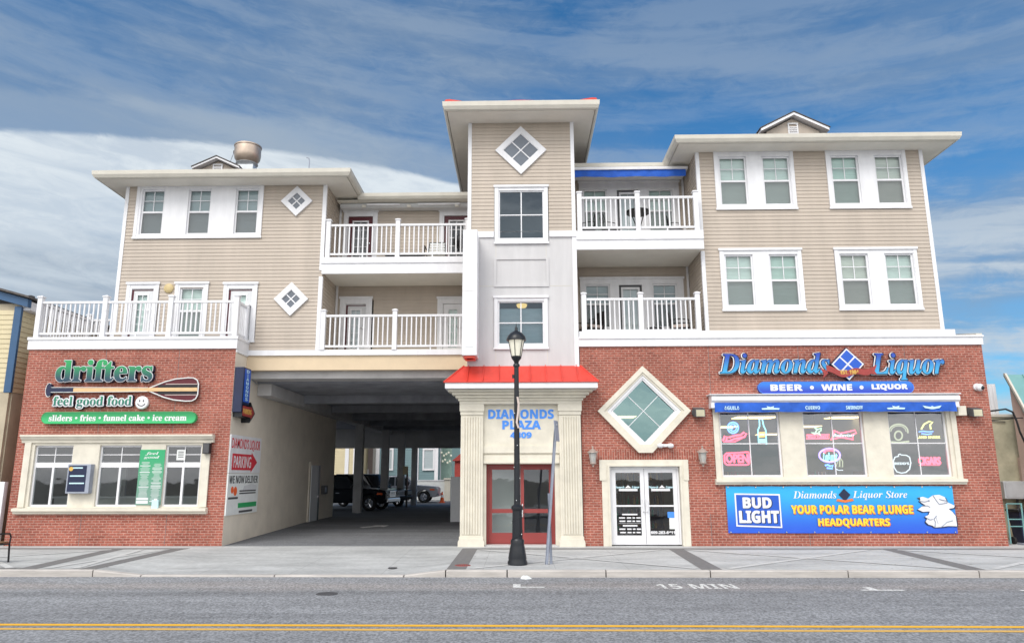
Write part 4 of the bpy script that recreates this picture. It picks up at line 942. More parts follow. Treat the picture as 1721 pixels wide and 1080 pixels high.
# ------------------------------------------------------------------ signs on the left shop
F = FRONT
M['dgrad'] = gradmat('drifter_letter_face', 4.55, 5.15, (0.015, 0.05, 0.09), (0.02, 0.33, 0.10)); M['fgrad'] = gradmat('small_letter_face', 3.80, 4.12, (0.02, 0.13, 0.12), (0.02, 0.24, 0.13))
M['lgrad'] = gradmat('script_letter_face', 4.72, 5.25, (0.045, 0.36, 0.66), (0.02, 0.06, 0.42)); M['pillb'] = gradmat('blue_cabinet_face', 4.14, 4.45, (0.025, 0.05, 0.42), (0.03, 0.20, 0.68)); M['pillg'] = gradmat('green_cabinet_face', 3.36, 3.66, (0.05, 0.50, 0.17), (0.02, 0.27, 0.09))
M['bannerg'] = gradmat('banner_print', 0.35, 1.6, (0.02, 0.10, 0.62), (0.03, 0.42, 0.80)); M['budblue'] = gradmat('blue_print', 0.6, 1.4, (0.01, 0.10, 0.50), (0.02, 0.14, 0.55))

def channel_word(t, body, x0, x1, z0, z1, y, st, face, rim='white', ret='navy', depth=0.13, off=(0.055, 0.028), spacing=1.0, shift=0.0):
    """channel letters: a deep dark return, a pale rim and a coloured face"""
    rf = refbox(body, st, spacing)
    fat_letters('letter_return', body, x0, x1, z0, z1, F(y), depth, ret, t, st, off[0], 10, spacing, rf)
    fat_letters('letter_rim', body, x0+shift, x1+shift, z0, z1, F(y-depth), 0.012, rim, t, st, off[0]*.85, 10, spacing, rf)
    fat_letters('letter_face', body, x0, x1, z0, z1, F(y-depth-.0125), 0.010, face, t, st, off[1], 6, spacing, rf)

t = thing('shop_name_sign', 'large green and navy lettering with white rims, topmost on the left brick wall', 'sign', (-11.97, 0, 4.5))
channel_word(t, 'drifters', -13.32, -10.52, 4.55, 5.17, -.01, 'serif', 'dgrad', off=(0.034, 0.012), spacing=0.98)
t = thing('tagline_sign', 'white rimmed lowercase lettering with a round smiling face, between the paddle and green strip', 'sign', (-11.97, 0, 3.8))
channel_word(t, 'feel good food', -13.33, -11.06, 3.79, 4.13, -.005, 'serif', 'fgrad', depth=.09, off=(0.040, 0.0))
mb = MB(); c = at(237.5, 676, -.1); mb.lathe([(0.001, 0), (.185, 0), (.185, .075), (.16, .09), (.001, .09)], 0, 0, 0, 28); mb.xf(Matrix.Translation((c.x, -.003, c.z)) @ Matrix.Rotation(PI/2, 4, 'X')); mb.build('face_disc', 'white', t)
mb = MB(); mb.tube(arc(c.x, c.z+.01, .115, .105, R(200), R(340), 14, -.094), .012, 6)
for k in (-.055, .055): mb.lathe([(0.001, 0), (.018, 0), (.018, .006), (.001, .006)], 0, 0, 0, 10); 
mb2 = MB()
for k in (-.055, .055): mb2.prism([(c.x+k+.018*math.cos(a*PI/5), c.z+.05+.032*math.sin(a*PI/5)) for a in range(10)], -.100, -.093)
mb.bm.free(); mb = MB(); mb.tube(arc(c.x, c.z+.01, .115, .105, R(200), R(340), 14, -.094), .012, 6); mb.build('smile', 'dgrey', t); mb2.build('eyes', 'dgrey', t)
# paddle
t = thing('paddle_sign', 'long wooden paddle cutout with striped dark blade below the green lettering', 'sign', (-11.3, 0, 4.3))
zc = 4.315
def blade(k=1.0):
    p = [(-10.62, zc+.03), (-10.15, zc+.22*k), (-9.85, zc+.30*k), (-9.5, zc+.335*k), (-9.33, zc+.33*k), (-9.22, zc+.27*k), (-9.17, zc+.15*k)]
    return p + [(x, 2*zc-z) for x, z in reversed(p)]
MB().prism(blade(), -.10, -.001).build('blade', 'wine', t)
MB().tube([(x, -.104, z) for x, z in blade(1.0)], .018, 6, True).build('blade_rim', 'paper', t)
mb = MB(); mb.box(-12.78, -9.19, -.125, -.002, zc-.052, zc+.052); mb.build('shaft', 'tan', t)
mb = MB(); mb.box(-13.45, -12.78, -.127, -.002, zc-.062, zc+.062); mb.loft([[(-13.55, y, zc-.16), (-13.50, y, zc-.19), (-13.44, y, zc-.15), (-13.41, y, zc), (-13.44, y, zc+.15), (-13.50, y, zc+.19), (-13.55, y, zc+.16), (-13.58, y, zc)] for y in (-.12, -.002)]); mb.build('grip', 'navy', t)
mb = MB(); mb.tube([(-13.42, -.128, zc+.07), (-12.78, -.128, zc+.07), (-10.62, -.126, zc+.056)], .009, 5); mb.tube([(-13.42, -.128, zc-.07), (-12.78, -.128, zc-.07), (-10.62, -.126, zc-.056)], .009, 5); mb.tube(arc(-13.49, zc, .10, .20, R(60), R(300), 12, -.122), .009, 5); mb.build('shaft_outline', 'paper', t)
for z_, m_, w_ in ((.095, 'black', .035), (-.095, 'black', .035), (.155, 'cushion', .010), (-.155, 'cushion', .010)):
    mb = MB(); mb.box(-10.33 if abs(z_) < .1 else -10.12, -9.2, -.108, -.1005, zc+z_-w_, zc+z_+w_); mb.build('blade_stripe', m_, t)
# green cabinet
def pill(name, x0, x1, z0, z1, y0, y1, m, par, k=10, nm='cabinet'):
    r = (z1-z0)/2; zc_ = (z0+z1)/2
    pts = [(x0+r+r*math.cos(PI/2+PI*i/k), zc_+r*math.sin(PI/2+PI*i/k)) for i in range(k+1)] + [(x1-r+r*math.cos(-PI/2+PI*i/k), zc_+r*math.sin(-PI/2+PI*i/k)) for i in range(k+1)]
    mb = MB(); mb.prism(pts, y1, y0); mb.build(nm, m, par); return pts
t = thing('food_strip_sign', 'long rounded green light box listing foods above the left shop windows', 'sign', (-11.4, 0, 3.36))
pill('cabinet', -13.60, -9.16, 3.355, 3.675, -.13, -.001, 'pillg', t)
mb = MB(); r = .16; zc_ = 3.515
mb.tube([(-13.60+r+r*math.cos(PI/2+PI*i/10), -.131, zc_+r*math.sin(PI/2+PI*i/10)) for i in range(11)] + [(-9.16-r+r*math.cos(-PI/2+PI*i/10), -.131, zc_+r*math.sin(-PI/2+PI*i/10)) for i in range(11)], .008, 5, True); mb.build('rim', 'sgreen', t)
letters('lettering', 'sliders • fries • funnel cake • ice cream', -13.38, -9.42, 3.42, 3.60, F(-.131), .006, 'white', t, 'serif', 0.015)
# dark speaker box, menu boards
t = thing('wall_speaker', 'small black box on the right end of the left shop window surround', 'speaker', (-8.72, -.1, 2.55))
a, b = at(345, 747, -.12), at(357, 762, -.12)
MB().box(-8.86, -8.66, -.22, -.071, 2.50, 2.80).build('housing', 'black', t, bevel=.01); MB().box(-8.84, -8.68, -.226, -.2195, 2.52, 2.78).build('grille', 'dgrey', t)
t = thing('menu_cabinet', 'dark glazed menu case in a grey frame between the left two food shop windows', 'menu case', (-12.3, -.1, 1.4))
MB().box(-12.62, -11.97, -.21, -.021, 1.42, 2.22).build('case', 'grey', t, bevel=.008)
MB().box(-12.58, -12.08, -.216, -.2095, 1.47, 2.18).build('display', 'navy', t)
mb = MB()
for z_, w_ in ((2.12, .34), (1.90, .40), (1.70, .42)): mb.box(-12.53, -12.53+w_, -.221, -.2155, z_-.02, z_+.015)
mb.build('print', 'cyan', t)
mb = MB(); mb.lathe([(0.001, 0), (.06, 0), (.06, .006), (.001, .006)], 0, 0, 0, 16); mb.xf(Matrix.Translation((-12.52, -.2155, 2.09)) @ Matrix.Rotation(PI/2, 4, 'X')); mb.build('badge', 'gold', t)
t = thing('menu_poster', 'tall green printed menu poster beside the middle food shop window', 'menu', (-10.3, -.03, 1.1))
MB().box(-10.70, -9.99+.0, -.045, -.0215, 1.10, 2.62).build('sheet', 'menugreen', t)
letters('heading', 'feel', -10.55, -10.17, 2.46, 2.56, F(-.0455), .002, 'white', t, 'ital'); letters('heading', 'good', -10.58, -10.14, 2.36, 2.45, F(-.0455), .002, 'white', t, 'ital')
mb = MB(); rnd = random.Random(3)
for col_, (xa, xb) in enumerate(((-10.66, -10.37), (-10.31, -10.03))):
    z_ = 2.28-.05*col_
    while z_ > 1.2:
        big = rnd.random() < .2; w_ = (xb-xa)*(1.0 if big else rnd.uniform(.55, .95)); xm = (xa+xb)/2
        mb.box(xm-w_/2, xm+w_/2, -.0475, -.0455, z_-(.022 if big else .009), z_); z_ -= .05 if big else .032
mb.build('print', 'white', t)
mb = MB(); mb.box(-10.68, -10.35, -.050, -.0456, 1.14, 1.22); mb.box(-10.68, -10.35, -.050, -.0456, 1.24, 1.30); mb.build('white_panel', 'white', t)
t = thing('notice', 'small white notice taped inside the right food shop window', 'notice', (-9.58, .07, 2.3)); MB().box(-9.70, -9.45, .062, .068, 2.33, 2.62).build('sheet', 'paper', t)
mb = MB(); [mb.box(-9.66, -9.50, .059, .0618, 2.40+k*.05, 2.42+k*.05) for k in range(4)]; mb.build('print', 'dgrey', t)
t = thing('hand_sanitiser_box', 'pale blue box standing on the sill below the green menu poster', 'box', (-10.1, -.1, 1.01)); MB().box(-10.20, -10.02, -.13, -.05, 1.012, 1.24).build('carton', 'cyan', t, bevel=.01); MB().box(-10.15, -10.07, -.11, -.07, 1.24, 1.28).build('pump', 'white', t)
# food shop interior things seen dimly through the glass
t = thing('serving_counter', 'dim pale service counter inside the food shop windows', 'counter', (-11.3, 1.6, .06)); MB().box(-13.9, -8.6, 1.4, 1.9, .06, 1.25).build('body', 'inlight', t); MB().box(-13.95, -8.55, 1.35, 1.95, 1.25, 1.30).build('worktop', 'curtain', t)
t = thing('wall_clock', 'small round pale clock on the back wall behind the middle food shop window', 'clock', (-11.1, 2.6, 1.6))
mb = MB(); mb.lathe([(0.001, 0), (.15, 0), (.15, .03), (.001, .03)], 0, 0, 0, 20); mb.xf(Matrix.Translation((-11.15, 1.34, 1.62)) @ Matrix.Rotation(PI/2, 4, 'X')); mb.build('dial', 'paper', t)
t = thing('refrigerator', 'tall grey fridge behind the left food shop window', 'refrigerator', (-13.0, 3.2, .06)); MB().box(-13.4, -12.5, 2.8, 3.5, .06, 2.4).build('cabinet', 'grey', t, bevel=.02); MB().box(-13.37, -12.53, 2.77, 2.799, .3, 2.3).build('door', 'curtain', t); MB().box(-12.62, -12.58, 2.72, 2.769, 1.0, 1.6).build('handle', 'chrome', t)

# ------------------------------------------------------------------ signs on the return wall of the drive
def SIDE(x): return lambda u, v, w: (x+w, u, v)
t = thing('vertical_blade_sign', 'tall dark blue box sign with red arrow foot on the beige drive wall', 'sign', (-8.15, .5, 3.4))
MB().box(-8.195+.0, -7.93, .02, .60, 3.68, 4.98).build('cabinet', 'navy', t, bevel=.01)
MB().box(-7.9295, -7.922, .10, .56, 3.98, 4.94).build('face', 'rblue', t)
for i, ch in enumerate('DIAMONDS'): letters('letter', ch, .24 if ch != 'I' else .30, .44 if ch != 'I' else .36, 4.83-i*.115, 4.92-i*.115, SIDE(-7.9218), .004, 'cyan', t, 'bold')
mb = MB(); mb.loft([[(x, y, z) for y, z in ((.10, 3.55), (.75, 3.55), (.75, 3.42), (1.15, 3.72), (.75, 4.02), (.75, 3.90), (.10, 3.90))] for x in (-8.19, -7.93)]); mb.build('arrow', 'black', t)
mb = MB(); mb.loft([[(x, y, z) for y, z in ((.12, 3.58), (.78, 3.58), (.80, 3.53), (1.06, 3.72), (.80, 3.90), (.78, 3.87), (.12, 3.87))] for x in (-7.9305, -7.922)]); mb.build('arrow_face', 'ribbon', t)
letters('lettering', 'PARKING', .16, .82, 3.65, 3.80, SIDE(-7.9218), .004, 'gold', t, 'bold')
MB().tube([(-8.18, .6, 4.9), (-8.17, 1.0, 4.85), (-8.17, 1.8, 4.70)], .014, 6).build('cable', 'grey', t)
t = thing('parking_sign', 'white panel with red lettering and a red arrow on the beige drive wall', 'sign', (-8.18, 1.3, 1.97))
MB().box(-8.198, -8.165, .03, 2.55, 1.97, 3.05).build('panel', 'white', t)
letters('lettering', "DIAMOND'S LIQUOR", .12, 2.45, 2.62, 2.97, SIDE(-8.1648), .004, 'red', t, 'plain', .01)
mb = MB(); mb.loft([[(x, y, z) for y, z in ((.22, 2.06), (1.75, 2.06), (1.75, 2.0), (2.25, 2.30), (1.75, 2.58), (1.75, 2.52), (.22, 2.52))] for x in (-8.1648, -8.158)]); mb.build('arrow', 'red', t)
letters('arrow_lettering', 'PARKING', .32, 1.72, 2.12, 2.46, SIDE(-8.1578), .004, 'white', t, 'plain', .01)
t = thing('delivery_sign', 'grey printed panel with black heading and green strip, lowest on the drive wall', 'sign', (-8.18, 1.3, .78))
MB().box(-8.198, -8.165, .02, 2.52, .80, 1.955).build('panel', 'paper', t); 
letters('heading', 'WE NOW DELIVER', .12, 2.42, 1.68, 1.90, SIDE(-8.1648), .004, 'black', t, 'bold')
mb = MB(); mb.box(-8.1648, -8.16, .9, 2.42, .98, 1.12); mb.build('green_strip', 'sgreen', t)
mb = MB()
for k in range(3): mb.box(-8.1648, -8.161, 1.0+.1*k, 2.1+.1*k, .84+.0*k, .90) if k == 0 else mb.box(-8.1648, -8.161, .95, 2.3, 1.30+.07*k, 1.34+.07*k)
mb.box(-8.1648, -8.161, .12, .85, 1.24, 1.30); mb.build('print', 'dgrey', t)
mb = MB()
for y_, z_, r_ in ((.38, 1.50, .10), (.62, 1.46, .13)): mb.loft([[(x, y_+r_*math.cos(a*PI/8), z_+r_*math.sin(a*PI/8)) for a in range(16)] for x in (-8.1648, -8.1605-.001*r_)])
mb.build('food_picture', 'orange', t); mb = MB(); mb.loft([[(x, y, z) for y, z in ((1.2, 1.45), (2.35, 1.45), (2.35, 1.6), (1.9, 1.66), (1.3, 1.6))] for x in (-8.1648, -8.1612)]); mb.build('picture', 'curtain', t)
t = thing('gate_board', 'white board with red marks standing at the right edge of the drive', 'board', (-2.2, 8.2, .15))
MB().box(-2.62, -1.55, 8.0, 8.06, .17, 1.85).build('panel', 'curtain', t)
mb = MB(); mb.prism([(-2.0+.18*math.cos(a*PI/8), 1.15+.18*math.sin(a*PI/8)) for a in range(16)], 7.99, 7.9995); mb.prism([(-2.0+.18*math.cos(a*PI/8), .65+.18*math.sin(a*PI/8)) for a in range(16)], 7.99, 7.9995); mb.build('red_mark', 'red', t)

# ------------------------------------------------------------------ the tower: blank blade sign, entrance lettering
t = thing('blank_blade_sign', 'tall blank white sign box with a red beacon, left edge of the tower', 'sign', (-1.3, -.4, 5.1))
MB().box(-1.56, -1.14, -.86, -.012, 5.14, 8.78).build('cabinet', 'white', t, bevel=.015)
MB().box(-1.565, -1.135, -.865, -.86, 6.98, 6.99).build('seam', 'gutter', t); MB().box(-1.46, -1.24, -.864, -.8605, 5.36, 5.40).build('label_plate', 'curtain', t)
mb = MB(); mb.box(-1.50, -1.20, -.8, -.2, 5.08, 5.139); mb.lathe([(.10, -.10), (.10, -.02), (.06, 0.0)], -1.35, -.62, 5.18, 12); mb.build('beacon', 'beacon', t)
t = thing('entrance_lettering', 'three rows of blue lettering on the stone panel over the red doors', 'sign', (.1, -.05, 2.9))
MB().box(-.99, 1.13, -.0268, -.0205, 3.88, 3.9).build('rail', 'stone', t)
fat_letters('lettering', 'DIAMONDS', -.85, .99, 3.46, 3.71, F(-.021), .012, 'ltblue', t, 'bold', .008, 8); fat_letters('lettering', 'PLAZA', -.45, .62, 3.17, 3.40, F(-.021), .012, 'ltblue', t, 'bold', .008, 8); fat_letters('house_number', '4809', -.23, .36, 2.92, 3.08, F(-.021), .012, 'ltblue', t, 'bold', .007, 8)

# ------------------------------------------------------------------ liquor shop signs
def script_word(t, body, x0, x1, z0, z1):
    rf = refbox(body, 'ital')
    for nm, d, y, dp, m_, sh in (('letter_return', .040, -.01, .10, 'navy', .012), ('letter_rim', .036, -.11, .012, 'white', -.012), ('letter_channel', .024, -.1225, .010, 'navy', .004), ('letter_face', .006, -.133, .012, 'lgrad', .004)):
        fat_letters(nm, body, x0+sh, x1+sh, z0, z1, F(y), dp, m_, t, 'ital', d, 10, 1.0, rf)
t = thing('script_sign', 'blue script channel lettering left of the blue diamond emblem, high on the right brick wall', 'sign', (7.2, 0, 4.7))
script_word(t, 'Diamonds', 5.72, 8.80, 4.70, 5.27)
t = thing('script_sign', 'blue script channel lettering right of the blue diamond emblem, high on the right brick wall', 'sign', (11, 0, 4.7))
script_word(t, 'Liquor', 9.98, 12.0, 4.50, 5.25)
t = thing('diamond_emblem_sign', 'blue four pane diamond emblem with a red ribbon between the two script words', 'sign', (9.3, 0, 4.5))
ex, ez = 9.32, 4.95
def dia(r, y0, y1, m, nm, dz=0): mb = MB(); mb.prism([(ex, ez+dz+r), (ex+r, ez+dz), (ex, ez+dz-r), (ex-r, ez+dz)], y0, y1); mb.build(nm, m, t)
dia(.475, -.12, -.002, 'navy', 'cabinet'); dia(.455, -.128, -.1205, 'white', 'rim')
for dx, dz in ((0, 1), (1, 0), (-1, 0), (0, -1)):
    mb = MB(); r = .185; q_ = .217; mb.prism([(ex+dx*q_, ez+dz*q_+r), (ex+dx*q_+r, ez+dz*q_), (ex+dx*q_, ez+dz*q_-r), (ex+dx*q_-r, ez+dz*q_)], -.134, -.1285); mb.build('emblem_pane', 'rblue', t)
mb = MB(); n = 18; up = []; dn = []
for i in range(n+1):
    u = i/n*2-1; x = ex+u*.62; z = ez-.27+.10*u*u+.045*math.sin(u*5.5); up.append((x, z+.10)); dn.append((x, z-.07))
mb.prism(up+dn[::-1], -.165, -.135)
mb.prism([(ex-.62, ez-.18), (ex-.80, ez-.10), (ex-.70, ez-.28), (ex-.74, ez-.40), (ex-.58, ez-.26)], -.15, -.12); mb.prism([(ex+.62, ez-.12), (ex+.80, ez-.02), (ex+.72, ez-.20), (ex+.78, ez-.30), (ex+.58, ez-.28)], -.15, -.12); mb.build('ribbon', 'ribbon', t)
letters('ribbon_lettering', 'EST. 1984', ex-.24, ex+.26, ez-.29, ez-.17, F(-.166), .006, 'gold', t, 'bold', .02)
t = thing('product_strip_sign', 'long rounded blue light box with white capitals above the blue awning', 'sign', (8.9, 0, 4.14))
pill('cabinet', 6.76, 11.08, 4.13, 4.455, -.14, -.001, 'pillb', t)
mb = MB(); r = .1625; zc_ = 4.2925
mb.tube([(6.76+r+r*math.cos(PI/2+PI*i/10), -.141, zc_+r*math.sin(PI/2+PI*i/10)) for i in range(11)] + [(11.08-r+r*math.cos(-PI/2+PI*i/10), -.141, zc_+r*math.sin(-PI/2+PI*i/10)) for i in range(11)], .008, 5, True); mb.build('rim', 'ltblue', t)
for w_, a_, b_ in (('BEER', 7.10, 7.98), ('WINE', 8.52, 9.36), ('LIQUOR', 9.92, 11.0)): fat_letters('lettering', w_, a_, min(b_, 10.9), 4.21, 4.375, F(-.141), .009, 'white', t, 'bold', .010, 6)
for x in (8.25, 9.63): mb = MB(); mb.prism([(x+.055*math.cos(a*PI/8), 4.29+.055*math.sin(a*PI/8)) for a in range(16)], -.147, -.1405); mb.build('bullet', 'white', t)
# banner
t = thing('banner', 'wide blue vinyl banner tied to the brick below the liquor shop windows', 'banner', (8.8, -.02, .34))
mb = MB(); nx, nz = 40, 6; rnd = random.Random(5)
def bpt(i, j): 
    u = i/nx; v = j/nz; return (5.70+u*6.17, -.030+.006*math.sin(i*1.7)*math.sin(j*1.1)-.004*math.sin(i*.6), .345+v*1.245-.008*math.sin(PI*((i*0.25) % 1))*v-.03*u*(1-v)*.3)
for i in range(nx):
    for j in range(nz): mb.poly([bpt(i, j), bpt(i+1, j), bpt(i+1, j+1), bpt(i, j+1)])
bmesh.ops.remove_doubles(mb.bm, verts=mb.bm.verts, dist=1e-5)
r_ = bmesh.ops.extrude_face_region(mb.bm, geom=mb.bm.faces[:]); bmesh.ops.translate(mb.bm, vec=(0, .008, 0), verts=[v for v in r_['geom'] if isinstance(v, bmesh.types.BMVert)])
mb.build('sheet', 'bannerg', t, smooth_=True)
yb = -.048
mb = MB(); mb.prism([(5.92, .52), (7.16, .48), (7.16, 1.38), (5.92, 1.40)], yb, yb+.008); mb.build('badge_panel', 'white', t)
mb = MB(); mb.prism([(5.96, .56), (7.12, .52), (7.12, 1.34), (5.96, 1.36)], yb-.003, yb-.0002); mb.build('badge_field', 'rblue', t)
fat_letters('badge_shadow', 'BUD', 6.16, 6.92, 1.00, 1.27, F(yb-.0032), .0055, 'navy', t, 'bold', .02); fat_letters('badge_lettering', 'BUD', 6.14, 6.90, 1.01, 1.28, F(yb-.009), .006, 'white', t, 'bold', .014)
fat_letters('badge_shadow', 'LIGHT', 6.04, 7.10, .61, .92, F(yb-.0032), .0055, 'navy', t, 'bold', .02); fat_letters('badge_lettering', 'LIGHT', 6.02, 7.08, .62, .93, F(yb-.009), .006, 'white', t, 'bold', .014)
letters('script_lettering', 'Diamonds', 7.52, 8.70, 1.26, 1.46, F(yb+.006), .003, 'paper', t, 'ital'); letters('script_lettering', 'Liquor Store', 9.14, 10.62, 1.22, 1.46, F(yb+.006), .003, 'paper', t, 'ital')
mb = MB(); mb.prism([(8.92, 1.52), (9.08, 1.36), (8.92, 1.18), (8.76, 1.36)], yb+.002, yb+.007); mb.build('small_emblem', 'navy', t)
mb = MB(); mb.prism([(8.72, 1.25), (8.92, 1.21), (9.12, 1.26), (9.16, 1.20), (8.92, 1.15), (8.68, 1.19)], yb, yb+.0018); mb.build('small_ribbon', 'porange', t)
for body, x0, x1, z0, z1 in (('YOUR POLAR BEAR PLUNGE', 7.44, 10.72, .86, 1.08), ('HEADQUARTERS', 8.14, 10.06, .50, .73)):
    fat_letters('slogan_shadow', body, x0+.015, x1+.015, z0-.015, z1-.015, F(yb+.004), .005, 'porange', t, 'bold', .014, 8); fat_letters('slogan_lettering', body, x0, x1, z0, z1, F(yb-.002), .005, 'pyellow', t, 'bold', .006, 6)
bear = [(1395, 128), (1430, 122), (1468, 135), (1500, 112), (1545, 108), (1585, 125), (1602, 160), (1655, 185), (1650, 200), (1612, 208), (1640, 230), (1662, 258), (1672, 330), (1610, 328), (1560, 335), (1515, 338), (1498, 325), (1470, 318), (1450, 298), (1462, 275), (1445, 262), (1470, 250), (1480, 225), (1430, 228), (1395, 212), (1425, 190), (1450, 182), (1425, 168), (1405, 152), (1415, 142)]
bp_ = [(at(1210+x*.23823, 805+y*.23823, -.04)) for x, y in bear]
mb = MB(); mb.prism([(p.x+(.03 if p.x > 11.3 else -.03), p.z-.02) for p in bp_], yb+.001, yb+.006); mb.build('bear_outline', 'navy', t)
mb = MB(); mb.prism([(p.x, p.z) for p in bp_], yb-.003, yb+.0005); mb.build('bear_picture', 'white', t)
mb = MB(); e_ = at(1560.5, 841, -.04); mb.prism([(e_.x+.03*math.cos(a*PI/5), e_.z+.03*math.sin(a*PI/5)) for a in range(10)], yb-.0045, yb-.0032)
for a_, b_ in (((1572, 868), (1576, 880)), ((1577, 838), (1592, 846))): p, q_ = at(*a_, -.04), at(*b_, -.04); mb.prism([(p.x, p.z), (p.x+.015, p.z), (q_.x+.015, q_.z), (q_.x, q_.z)], yb-.0045, yb-.0032)
mb.build('bear_line', 'grey', t)
def bl(pts, w=.014):
    mb = MB(); P = [at(1210+x*.23823, 805+y*.23823, -.04) for x, y in pts]; mb.tube([(p.x, yb-.004, p.z) for p in P], w, 5); mb.build('bear_line', 'grey', t)
for pts in ([(1500, 112), (1525, 150), (1545, 175), (1600, 165)], [(1425, 190), (1460, 185), (1480, 195)], [(1515, 335), (1518, 300), (1508, 280), (1526, 255)], [(1462, 275), (1480, 285), (1500, 280)], [(1560, 335), (1600, 300), (1640, 290)], [(1545, 140), (1590, 150), (1602, 160)], [(1405, 152), (1440, 158), (1470, 150)]): bl(pts)
mb = MB(); P = [at(1210+x*.23823, 805+y*.23823, -.04) for x, y in ((1530, 200), (1580, 230), (1640, 300), (1610, 322), (1560, 325), (1545, 280))]; mb.prism([(p.x, p.z) for p in P], yb-.0036, yb-.0031); mb.build('bear_belly', 'paper', t)
mb = MB(); P = [at(1210+x*.23823, 805+y*.23823, -.04) for x, y in ((1395, 128), (1412, 126), (1410, 138), (1398, 136))]; mb.prism([(p.x, p.z) for p in P], yb-.0036, yb-.0031); mb.build('bear_nose', 'dgrey', t)
mb = MB()
for k in range(9):
    for z_ in (.37, 1.565): mb.prism([(5.76+k*.755+.02*math.cos(a*PI/4), z_+.02*math.sin(a*PI/4)) for a in range(8)], yb+.0, yb+.012)
mb.build('eyelet', 'chrome', t)
# awnings
t = thing('awning', 'retracted blue awning under a white cassette above the liquor shop windows', 'awning', (8.8, 0, 3.6))
mb = MB(); mb.prismx([(0.0, 3.86), (-.28, 3.86), (-.34, 3.92), (-.34, 4.02), (-.26, 4.07), (0.0, 4.07)], 5.38, 12.22); mb.build('cassette', 'white', t, bevel=.01)
mb = MB(); mb.box(5.32, 12.24, -.36, 0, 4.075, 4.10); mb.build('hood', 'white', t)
mb = MB(); rnd = random.Random(8); rows = []
for i in range(61):
    x = 5.46+i*6.64/60; rows.append([(x, -.30+.012*math.sin(i*1.9), 3.86), (x, -.31+.018*math.sin(i*1.3), 3.74), (x, -.30+.02*math.sin(i*1.1+1), 3.60+.006*math.sin(i*.9))])
for a, b in zip(rows, rows[1:]):
    for k in range(2): mb.poly([a[k], b[k], b[k+1], a[k+1]])
bmesh.ops.remove_doubles(mb.bm, verts=mb.bm.verts, dist=1e-5); r_ = bmesh.ops.extrude_face_region(mb.bm, geom=mb.bm.faces[:]); bmesh.ops.translate(mb.bm, vec=(0, .006, 0), verts=[v for v in r_['geom'] if isinstance(v, bmesh.types.BMVert)])
mb.build('valance', 'blue', t, smooth_=True)
for px, w_, tx in ((1230, .42, 'AGUILA'), (1295, .42, None), (1366, .40, 'CUERVO'), (1436, .46, 'SMIRNOFF'), (1506, .44, None), (1567, .44, 'wings')):
    c = at(px, 684, -.34)
    if tx and tx != 'wings': letters('print', tx, c.x-w_/2, c.x+w_/2, 3.66, 3.76, F(-.335), .002, 'cyan', t, 'bold', .01)
    else:
        mb = MB(); xx = c.x
        if tx: mb.prism([(xx-.26, 3.76), (xx-.05, 3.72), (xx, 3.75), (xx+.05, 3.72), (xx+.26, 3.76), (xx+.20, 3.69), (xx+.04, 3.66), (xx-.04, 3.66), (xx-.20, 3.69)], -.337, -.333)
        else: mb.prism([(xx-.23, 3.66), (xx+.23, 3.66), (xx+.25, 3.70), (xx+.08, 3.71), (xx+.10, 3.76), (xx, 3.73), (xx-.10, 3.76), (xx-.08, 3.71), (xx-.25, 3.70)], -.337, -.333)
        mb.build('print', 'cyan', t)
for x in (5.42, 12.14): mb = MB(); mb.box(x-.05, x+.05, -.30, 0.0, 3.72, 3.86); mb.build('bracket', 'white', t)
mb = MB(); mb.box(12.2, 12.42, -.2, 0, 3.50, 3.76); mb.build('motor_box', 'stone', t)
t = thing('awning', 'retracted plain blue awning over the top balcony right of the tower', 'awning', (3.6, 1.4, 11.2))
mb = MB(); mb.box(1.80, 5.42, 1.05, 1.95, 11.40, 11.49); mb.build('cassette', 'white', t)
mb = MB(); rows = []
for i in range(41):
    x = 1.84+i*3.52/40; rows.append([(x, 1.10+.01*math.sin(i*1.7), 11.40), (x, 1.09+.014*math.sin(i*1.2), 11.29), (x, 1.10+.015*math.sin(i+1), 11.17+.012*math.sin(i*.35))])
for a, b in zip(rows, rows[1:]):
    for k in range(2): mb.poly([a[k], b[k], b[k+1], a[k+1]])
bmesh.ops.remove_doubles(mb.bm, verts=mb.bm.verts, dist=1e-5); r_ = bmesh.ops.extrude_face_region(mb.bm, geom=mb.bm.faces[:]); bmesh.ops.translate(mb.bm, vec=(0, .006, 0), verts=[v for v in r_['geom'] if isinstance(v, bmesh.types.BMVert)])
mb.build('valance', 'blue', t, smooth_=True)
t = thing('awning', 'closed white awning cassette with two arm covers over the top balcony left of the tower', 'awning', (-3.8, 2.4, 10.6))
mb = MB(); mb.prismx([(2.58, 10.64), (2.25, 10.64), (2.18, 10.70), (2.18, 10.76), (2.25, 10.80), (2.58, 10.80)], -5.9, -1.5); mb.build('cassette', 'curtain', t)
for a, b in ((-5.0, -3.9), (-3.3, -1.9)): mb = MB(); mb.box(a, b, 2.11, 2.178, 10.68, 10.74); mb.build('arm', 'white', t)
for x in (-5.1, -3.6, -2.0): mb = MB(); mb.box(x-.06, x+.06, 2.12, 2.177, 10.61, 10.70); mb.build('bracket', 'gutter', t)

